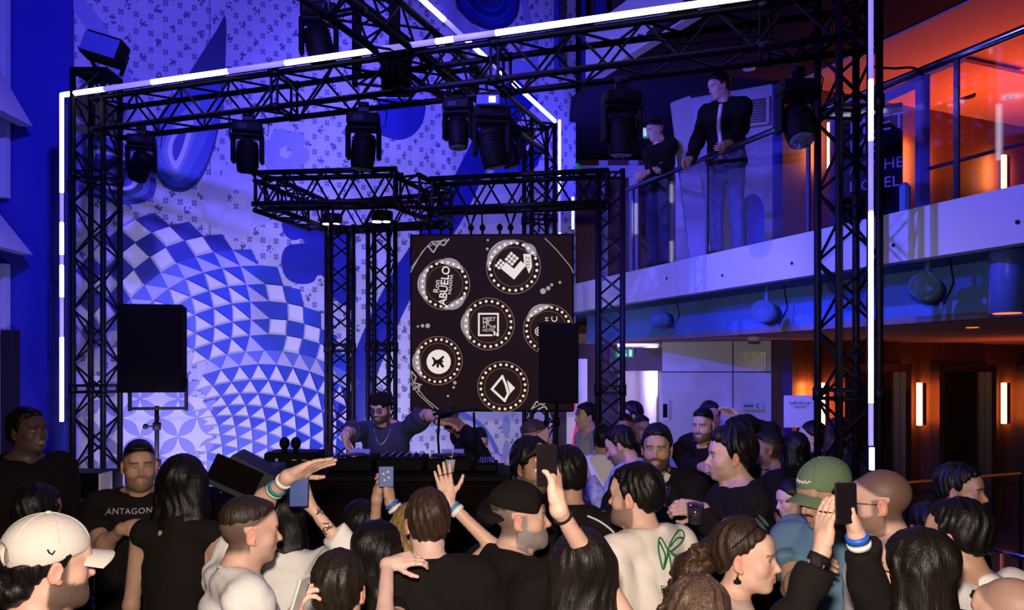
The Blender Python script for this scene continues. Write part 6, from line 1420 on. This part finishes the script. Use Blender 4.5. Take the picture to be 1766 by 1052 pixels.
for pts in ([(0, 0), (.05, .05), (.11, .055), (.10, .02), (.03, -.005), (0, 0)], [(0, 0), (-.03, .05), (-.045, .03), (-.05, -.03), (-.045, -.06), (-.02, -.03), (0, 0)], [(0, 0), (.05, -.03), (.10, -.035)], [(.01, -.01), (.05, -.045), (.10, -.05)], [(0, -.01), (-.01, -.08), (.0, -.14), (-.03, -.20), (-.05, -.30)], [(-.04, .04), (-.02, -.01), (-.04, -.05)], [(.02, .01), (.06, .035), (.10, .03)]):
    decal_line(p, pts, .0038, GR, 'bow_print', bv, bk, rx, og)
for s_, dz in (('EVERTHING', -.135), ('NICE', -.185), ('NDAN', -.235)): text_mb(s_, .042, og+rx*.045+uz*dz, rx, uz, .001, project=bv, off=.003).build('shirt_lettering', GR, p['root'])
p = person('denim', 'man in a pale patterned denim jacket looking down at his hands', 1062, 740, 5.6, 300, 292, 22, tone='light', hair='short', hair_col=BK, beard=.5, shirt=('jacket', 'denim'), pants='black', q=1, arms={'R': dict(pose='hold'), 'L': dict(at=(1012, 822, 5.3), curl=.7)})
person('bigwhite', 'person in an oversized white T-shirt behind the denim jacket', 1040, 735, 6.4, 10, tone='olive', hair='short', hair_col=BK, shirt=('big', 'white'), q=2, bulk=1.1)
cup(1003, 852, 5.26, .11, .04, 'white paper cup held low beside the man in the track top', FAB['white'])
p = person('collar', 'bearded man in a black jacket with an open white collar, facing us', 1133, 736, 4.6, 190, 195, 2, tone='olive', hair='short', hair_col=BK, beard=.85, shirt=('jacket', 'black'), q=1, arms={'R': dict(pose='fore'), 'L': dict(pose='hold', curl=.9, thumb='grip')})
mb = MB(); bb = p['b']; fw_ = p['fw']
for s_ in (-1, 1): mb.add([bb(s_*.012, .115, .78)+fw_*.03, bb(s_*.075, .06, 1.02)+fw_*.02, bb(s_*.045, .085, 1.05)+fw_*.02, bb(s_*.0, .12, .86)+fw_*.03], [(0, 1, 2, 3)])
mb.build('shirt_collar', FAB['white'], p['root']); cup(1146, 872, 4.25, .10, .034, 'clear glass held by the man with the open white collar', CLR)
person('back_a', 'young man in profile at the bright doorway, looking left', 1089, 695, 7.6, 260, 265, tone='light', hair='short', hair_col=BK, shirt=('jacket', 'black'), q=2)
person('back_b', 'short dark-haired man in black below the bright doorway, leftmost of the two', 1078, 716, 6.9, 200, tone='brown', hair='crop', hair_col=BK, shirt=('jacket', 'black'), q=2)
person('back_c', 'man in a dark suit with white shirt front near the bright doorway', 1106, 718, 7.3, 170, tone='brown', hair='crop', hair_col=BK, shirt=('jacket', 'black'), q=2)
person('jersey', 'pale-lit person in black at the lit white and pink banner', 1012, 697, 7.9, 250, tone='pale', hair='short', hair_col=BK, shirt=('tee', 'grey'), q=2)
person('cup_man', 'bearded man in a black sweater holding a cup in front of the blue panel wall', 1212, 706, 6.3, 205, 215, 6, tone='light', hair='crop', hair_col=BK, buzz=.8, beard=.8, shirt=('long', 'black'), q=1, arms={'R': dict(at=(1214, 808, 5.8), curl=.9, thumb='grip'), 'L': {}})
p_ = PEOPLE['cup_man']; band('wristband', p_, 'R', .02, .032, .02, FAB['white'])
person('cap_back', 'person in a dark cap and black shirt behind the bearded man with a cup', 1224, 695, 7.0, 175, tone='brown', hair='short', hair_col=BK, shirt=('tee', 'black'), q=2)
person('hand_up', 'curly dark-haired person lifting a hand beside the blue panel wall', 1276, 726, 5.9, 300, tone='light', hair='curly', hair_col=BK, shirt=('long', 'black'), q=1, arms={'R': dict(at=(1279, 722, 6.0), dir=(-.7, 0, .5), nrm=(-.3, -.4, -.8), curl=.3, pole=(.7, .2, -.2)), 'L': {}})
p = person('curly_profile', 'stout curly-haired man in a black sweater in profile holding a plastic cup', 1262, 745, 4.05, 272, 272, 0, tone='light', hair='curly', hair_col=BK, beard=.4, beard_col=(.2, .13, .1), shirt=('long', 'black'), q=0, bulk=1.25, smile=.6,
           arms={'L': dict(at=(1212, 878, 3.75), dir=(-.8, -.1, .1), nrm=(0, .3, -.2), curl=.8, thumb='grip'), 'R': dict(at=(1202, 985, 3.7))})
cup(1199, 905, 3.66, .10, .042, 'clear plastic cup with drink held by the stout curly-haired man', CLR)
person('buzz_right', 'short-haired man looking left behind the stout curly-haired man', 1326, 746, 5.6, 282, tone='brown', hair='crop', hair_col=BK, buzz=.9, beard=.5, shirt=('tee', 'black'), q=1)
p = person('stripes', 'long dark-haired person in a black top with white sleeve stripes', 1372, 748, 5.9, 340, tone='light', female=True, hair='long', hair_col=BK, shirt=('long', 'black'), q=1)
b_ = p['b']
for k in range(4): stripe(p, [b_(.12, 0, .86-.10*k), b_(.17, 0, .84-.10*k), b_(.23, 0, .80-.10*k)], .010, FAB['white'])
person('profile_pony', 'person with dark hair tied back in profile by the white notice', 1402, 730, 6.4, 290, tone='light', female=True, hair='bun', hair_col=BK, shirt=('tee', 'navy'), q=1)
person('curly_tower', 'person with loose reddish dark curls behind the right truss tower', 1448, 722, 6.2, 20, tone='light', female=True, hair='longwave', hair_col=(.05, .02, .015), shirt=('long', 'black'), q=1)
person('small_face', 'person low behind the green cap with only a pale face showing, looking left', 1364, 832, 4.6, 275, 265, 10, tone='pale', female=True, hair='bun', hair_col=BK, shirt=('tee', 'black'), q=1)
p = person('greencap', 'moustached man in a green cap and teal T-shirt looking down to the left', 1412, 789, 3.15, 228, 246, 14, tone='olive', hair='short', hair_col=BK, beard=.25, shirt=('tee', 'teal'), cap=dict(mat='green', low=True), q=0, top_off=.152, smile=.8, pants='jeans', bulk=1.08,
           arms={'R': dict(at=(1395, 985, 2.85), curl=.6), 'L': dict(pose='fore')})
cp = [c for c in p['root'].children if c.name.startswith('cap') and 'seams' not in c.name][0]
q3 = p['q3']; mb = MB(); pts = [q3(-.035+.07*i/14, .092-.02*abs(i/14-.5), .085+.006*math.sin(i*1.9)) for i in range(15)]; bvc = bvh_of(cp); oo = []
for q in pts:
    ax = unit(p['R'] @ np.array([0, 1, .3])); h = bvc.ray_cast(Vector(q+ax*.2), Vector(-ax), .4)
    if h[0] is not None: oo.append(np.array(h[0])+ax*.001)
if len(oo) > 2: mb.path(oo, .0035, 5); mb.build('cap_script', FAB['white'], p['root'])
mb = MB(); mb.path([q3(-.024, .094, -.048), q3(-.012, .100, -.043), q3(0, .101, -.044), q3(.012, .100, -.043), q3(.024, .094, -.048)], .0035, 6); mb.build('moustache', hair_mat('hair_stache', BK), p['root'])
p = person('glasses', 'balding bearded man in wire glasses and a pale T-shirt, seen from behind left', 1520, 812, 3.0, 318, 296, 2, tone='light', hair='crop', hair_col=(.07, .03, .02), buzz=.85, beard=.75, beard_col=(.10, .05, .03), shirt=('tee', 'grey'), q=0, bulk=1.12)
for c in [c for c in p['root'].children if c.name.startswith('hair')]: bpy.data.objects.remove(c)
def glasses(info, m, lens_m=None, up=0, fwd=0, r=.022, nm='glasses'):
    q3 = info['q3']; mb = MB()
    for x in (-1, 1):
        pts = [q3(x*.033+r*1.1*math.cos(a), .101+fwd-.10*(abs(x*.033+r*1.1*math.cos(a))-.0)**1.5*3, .002+up+r*math.sin(a)) for a in np.linspace(0, 2*math.pi, 17)]
        mb.path(pts, .0014, 5); mb.path([q3(x*.056, .094+fwd, .008+up), q3(x*.079, .05+fwd, .010+up), q3(x*.083, -.005, .008+up)], .0016, 5)
    mb.path([q3(-.010, .103+fwd, .006+up), q3(0, .106+fwd, .009+up), q3(.010, .103+fwd, .006+up)], .0014, 5)
    g = mb.build(nm, m, info['root'])
    if lens_m:
        for x in (-1, 1):
            l = MB(); l.add([q3(x*.033+r*1.1*math.cos(a), .101+fwd-.30*abs(x*.033+r*1.1*math.cos(a))**1.5, .002+up+r*math.sin(a)) for a in np.linspace(0, 2*math.pi, 17)[:-1]], [tuple(range(16))]); l.build('lens', lens_m, g)
glasses(p, mat('wire_frame', (.12, .1, .1), .3, metal=1))
p = person('phone_right', 'dark-haired person in a black top at the bottom right filming with both hands', 1588, 920, 2.3, 335, 318, 0, tone='light', female=True, hair='long', hair_col=(.012, .008, .006), shirt=('long', 'black'), q=0,
           arms={'L': dict(at=(1418, 950, 2.3), dir=(.12, .1, .98), nrm=(.85, .3, 0), curl=(.25, .3, .5, .6), thumb='in', pole=(-1, 0, -.8), sleeve=.8), 'R': dict(at=(1478, 925, 2.3), dir=(-.2, .1, .95), nrm=(-.9, .2, -.1), curl=(.9, 1.0, 1.0, 1.0), thumb='in', thumb_side=-1, pole=(-.6, .4, -1), sleeve=.85)})
A = p['A']['L']; mb = MB(); c = A['W']-A['fd']*.025; mb.lathe([(.029, -.012), (.031, -.012), (.031, .012), (.029, .012)], c, A['fd'], 18); wt = mb.build('smart_watch', FAB['black'], p['root'])
mb = MB(); fx = unit(np.cross(A['fd'], [1, 0, 0])); mb.bbox(c+unit(np.array([-.5, -.8, 0]))*.033, (.036, .010, .040), rotz(-.5), .006); mb.build('watch_case', MATS['phone_black'], wt)
band('wristband', p, 'R', .005, .031, .020, MATS['band_blue']); band('wristband', p, 'R', .028, .032, .014, FAB['white'])
glasses(p, FAB['black'], FAB['black'], 0, .0, .025, 'sunglasses'); A = p['A']['L']; mb = MB()
for k in (.010, -.010): mb.lathe([(.0095, -.0018), (.0108, -.0018), (.0108, .0018), (.0095, .0018)], A['W']+A['hd']*.112+unit(np.cross(A['hd'], A['nrm']))*k, A['hd'], 12)
mb.build('ring', M['steel'], p['root'])
phone((1459, 868, 2.28), 'black phone held between two hands at the right, before the green cap', (1, .1, 0), (.08, .06, 1), size=(.066, .118, .009))
p = person('profile_woman', 'person with curly ponytail, dark earring and sunglasses pushed up, looking right', 1280, 902, 2.6, 90, 116, 0, tone='light', female=True, hair='pony', hair_col=(.035, .018, .01), shirt=('tank', 'pink'), q=0)
q3 = p['q3']
Hs = Solid(); rs = random.Random(3)
for i in range(26):
    a = q3(rs.uniform(-.05, .05), -.13-rs.random()*.03, .03-rs.random()*.05); e = q3(rs.uniform(-.12, .12), -.15-rs.random()*.15, -.05-rs.random()*.27); Hs.cone(a, e, .020, .012, .012)
solid_obj('curly_ponytail', Hs, .006, hair_mat('hair_brown_curl', (.065, .032, .015), (26, 26, 26)), p['root'], disp=lambda X, Y, Z: .010*np.sin(X*95+3*np.sin(Z*60))*np.sin(Y*95+2*np.sin(X*70+Z*50))*np.sin(Z*90+2*np.sin(Y*60)))
mb = MB(); e_ = q3(.082, -.012, -.045); mb.tube(q3(.080, -.010, -.033), e_, .0018, 6); mb.sphere(e_+np.array([0, 0, -.004]), .005, 8, 6); mb.lathe([(.002, 0), (.012, -.006), (.012, -.012), (.003, -.015)], e_+np.array([0, 0, -.006]), (0, 0, 1), 14); mb.build('earring', FAB['black'], p['root'])
SGM = mat('shade_lens_blue', (.05, .12, .5), .08, metal=.8); mb = MB()
for x in (-1, 1):
    pts = [q3(x*.036+.028*math.cos(a), .054-.018*math.sin(a)*1.0, .131+.020*math.sin(a)) for a in np.linspace(0, 2*math.pi, 17)]; mb.path(pts, .0022, 5)
mb.path([q3(-.01, .054, .137), q3(.01, .054, .137)], .002, 5)
for x in (-1, 1): mb.path([q3(x*.064, .052, .132), q3(x*.088, .0, .078), q3(x*.084, -.03, .05)], .0022, 5)
g = mb.build('sunglasses', FAB['black'], p['root'])
for x in (-1, 1): l = MB(); l.add([q3(x*.036+.027*math.cos(a), .0545-.018*math.sin(a), .132+.019*math.sin(a)) for a in np.linspace(0, 2*math.pi, 17)[:-1]], [tuple(range(16))]); l.build('lens', SGM, g)
b_ = p['b']; stripe(p, [b_(.10, .0, .95), b_(.05, .0, .85), b_(-.05, .0, .65), b_(-.14, .0, .45)], .014, mat('strap_olive', (.05, .055, .03), .8), 'bag_strap', p['fw'])
person('bottom_curl', 'brown wavy-haired person whose head just shows at the bottom edge', 1205, 1014, 2.2, 10, tone='light', female=True, hair='curly', hair_col=(.10, .06, .04), shirt=('tee', 'black'), q=0)
person('right_dark', 'dark-haired man in black lit from the side, looking right at the far right', 1652, 805, 3.75, 100, 134, 0, tone='olive', hair='short', hair_col=BK, beard=.35, shirt=('long', 'black'), q=0, bulk=1.1)
p = person('right_rear', 'thick dark-haired person in a white T-shirt with a black strap, bottom right', 1655, 868, 2.7, 340, 325, 2, tone='olive', hair='short', hair_col=BK, shirt=('tee', 'white'), q=0, bulk=1.1)
b_ = p['b']; stripe(p, [b_(-.10, 0, 1.0), b_(-.04, 0, .86), b_(.06, 0, .66), b_(.16, 0, .44)], .016, FAB['black'], 'bag_strap')
person('bald_corner', 'balding head at the bottom right corner', 1748, 1000, 2.15, 330, tone='light', hair='bald', hair_col=(.08, .04, .03), buzz=.5, shirt=('tee', 'black'), q=0)
person('dark_right_b', 'dark figure in black behind the glasses man by the right tower', 1600, 872, 3.6, 0, tone='brown', hair='short', hair_col=BK, shirt=('tee', 'black'), q=1)
# DJ and the people behind the table, standing on the platform
p = person('dj', 'bearded DJ in sunglasses and a dark sweatshirt reaching across the decks', 655, 676, 6.35, 186, 200, 14, tone='light', hair='short', hair_col=BK, beard=.9, shirt=('big', 'navy'), q=1, z0=.4, lean=12, cap=dict(mat='black', back=True), top_off=.15,
           arms={'R': dict(at=(592, 752, 5.95), dir=(.2, -.2, -.6), curl=.4, pole=(-1, .2, .3)), 'L': dict(at=(757, 728, 6.1), dir=(.9, -.1, -.1), curl=.5, nrm=(0, 0, -1), pole=(.2, .3, 1))})
glasses(p, FAB['black'], mat('dj_lens', (.3, .2, .5), .1, metal=.7), .002, .0, .024, 'sunglasses'); band('watch', p, 'L', .02, .032, .02, M['steel']); band('wristband', p, 'R', .02, .032, .03, FAB['white'])
bb = p['b']; stripe(p, [bb(-.07, .1, .98), bb(-.04, .1, .82), bb(0, .1, .74), bb(.04, .1, .82), bb(.07, .1, .98)], .004, mat('chain_gold', (.6, .45, .3), .3, metal=1), 'necklace', p['fw'])
person('leaning', 'dark figure in black bending over behind the right end of the DJ table', 768, 706, 6.75, 245, 235, 38, tone='brown', hair='crop', hair_col=BK, shirt=('long', 'black'), q=1, z0=.4, lean=35)
person('behind_white', 'man in a white T-shirt looking down behind the right end of the DJ table', 828, 741, 6.9, 165, 170, 20, tone='light', hair='crop', hair_col=BK, buzz=.8, beard=.4, shirt=('tee', 'white'), q=1, height=1.62)
person('side_white', 'man in a white T-shirt turned right between the table and the right loudspeaker', 922, 727, 5.9, 55, 80, 0, tone='light', hair='crop', hair_col=(.06, .03, .02), buzz=.7, shirt=('tee', 'white'), q=1, bulk=1.05)
# gallery
p = person('gallery_black', 'man in a black sweater and checked trousers standing upstairs behind the glass', 1127, 208, 8.95, 235, 250, 16, tone='light', hair='crop', hair_col=BK, buzz=.6, shirt=('long', 'black'), pants='check', q=1, z0=FZ1, arms={'R': dict(at=(1128, 292, 8.7), curl=.5), 'L': dict(at=(1118, 297, 8.65))})
p = person('gallery_jacket', 'man in a dark open jacket and faded jeans leaning on the upstairs handrail', 1236, 128, 7.95, 215, 255, 18, tone='light', hair='short', hair_col=BK, shirt=('jacket', 'black'), pants='jeans', q=1, z0=FZ1, lean=6, arms={'R': dict(at=(1190, 275, 7.95), curl=.5, dir=(-.5, -.3, -.4)), 'L': dict(at=(1258, 250, 7.6), dir=(-.6, -.4, -.3), curl=.5)})
bb = p['b']; stripe(p, [bb(.0, .1, .92), bb(.01, .1, .6), bb(0, .1, .3), bb(0, .1, .02)], .024, FAB['white'], 'undershirt', p['fw'])
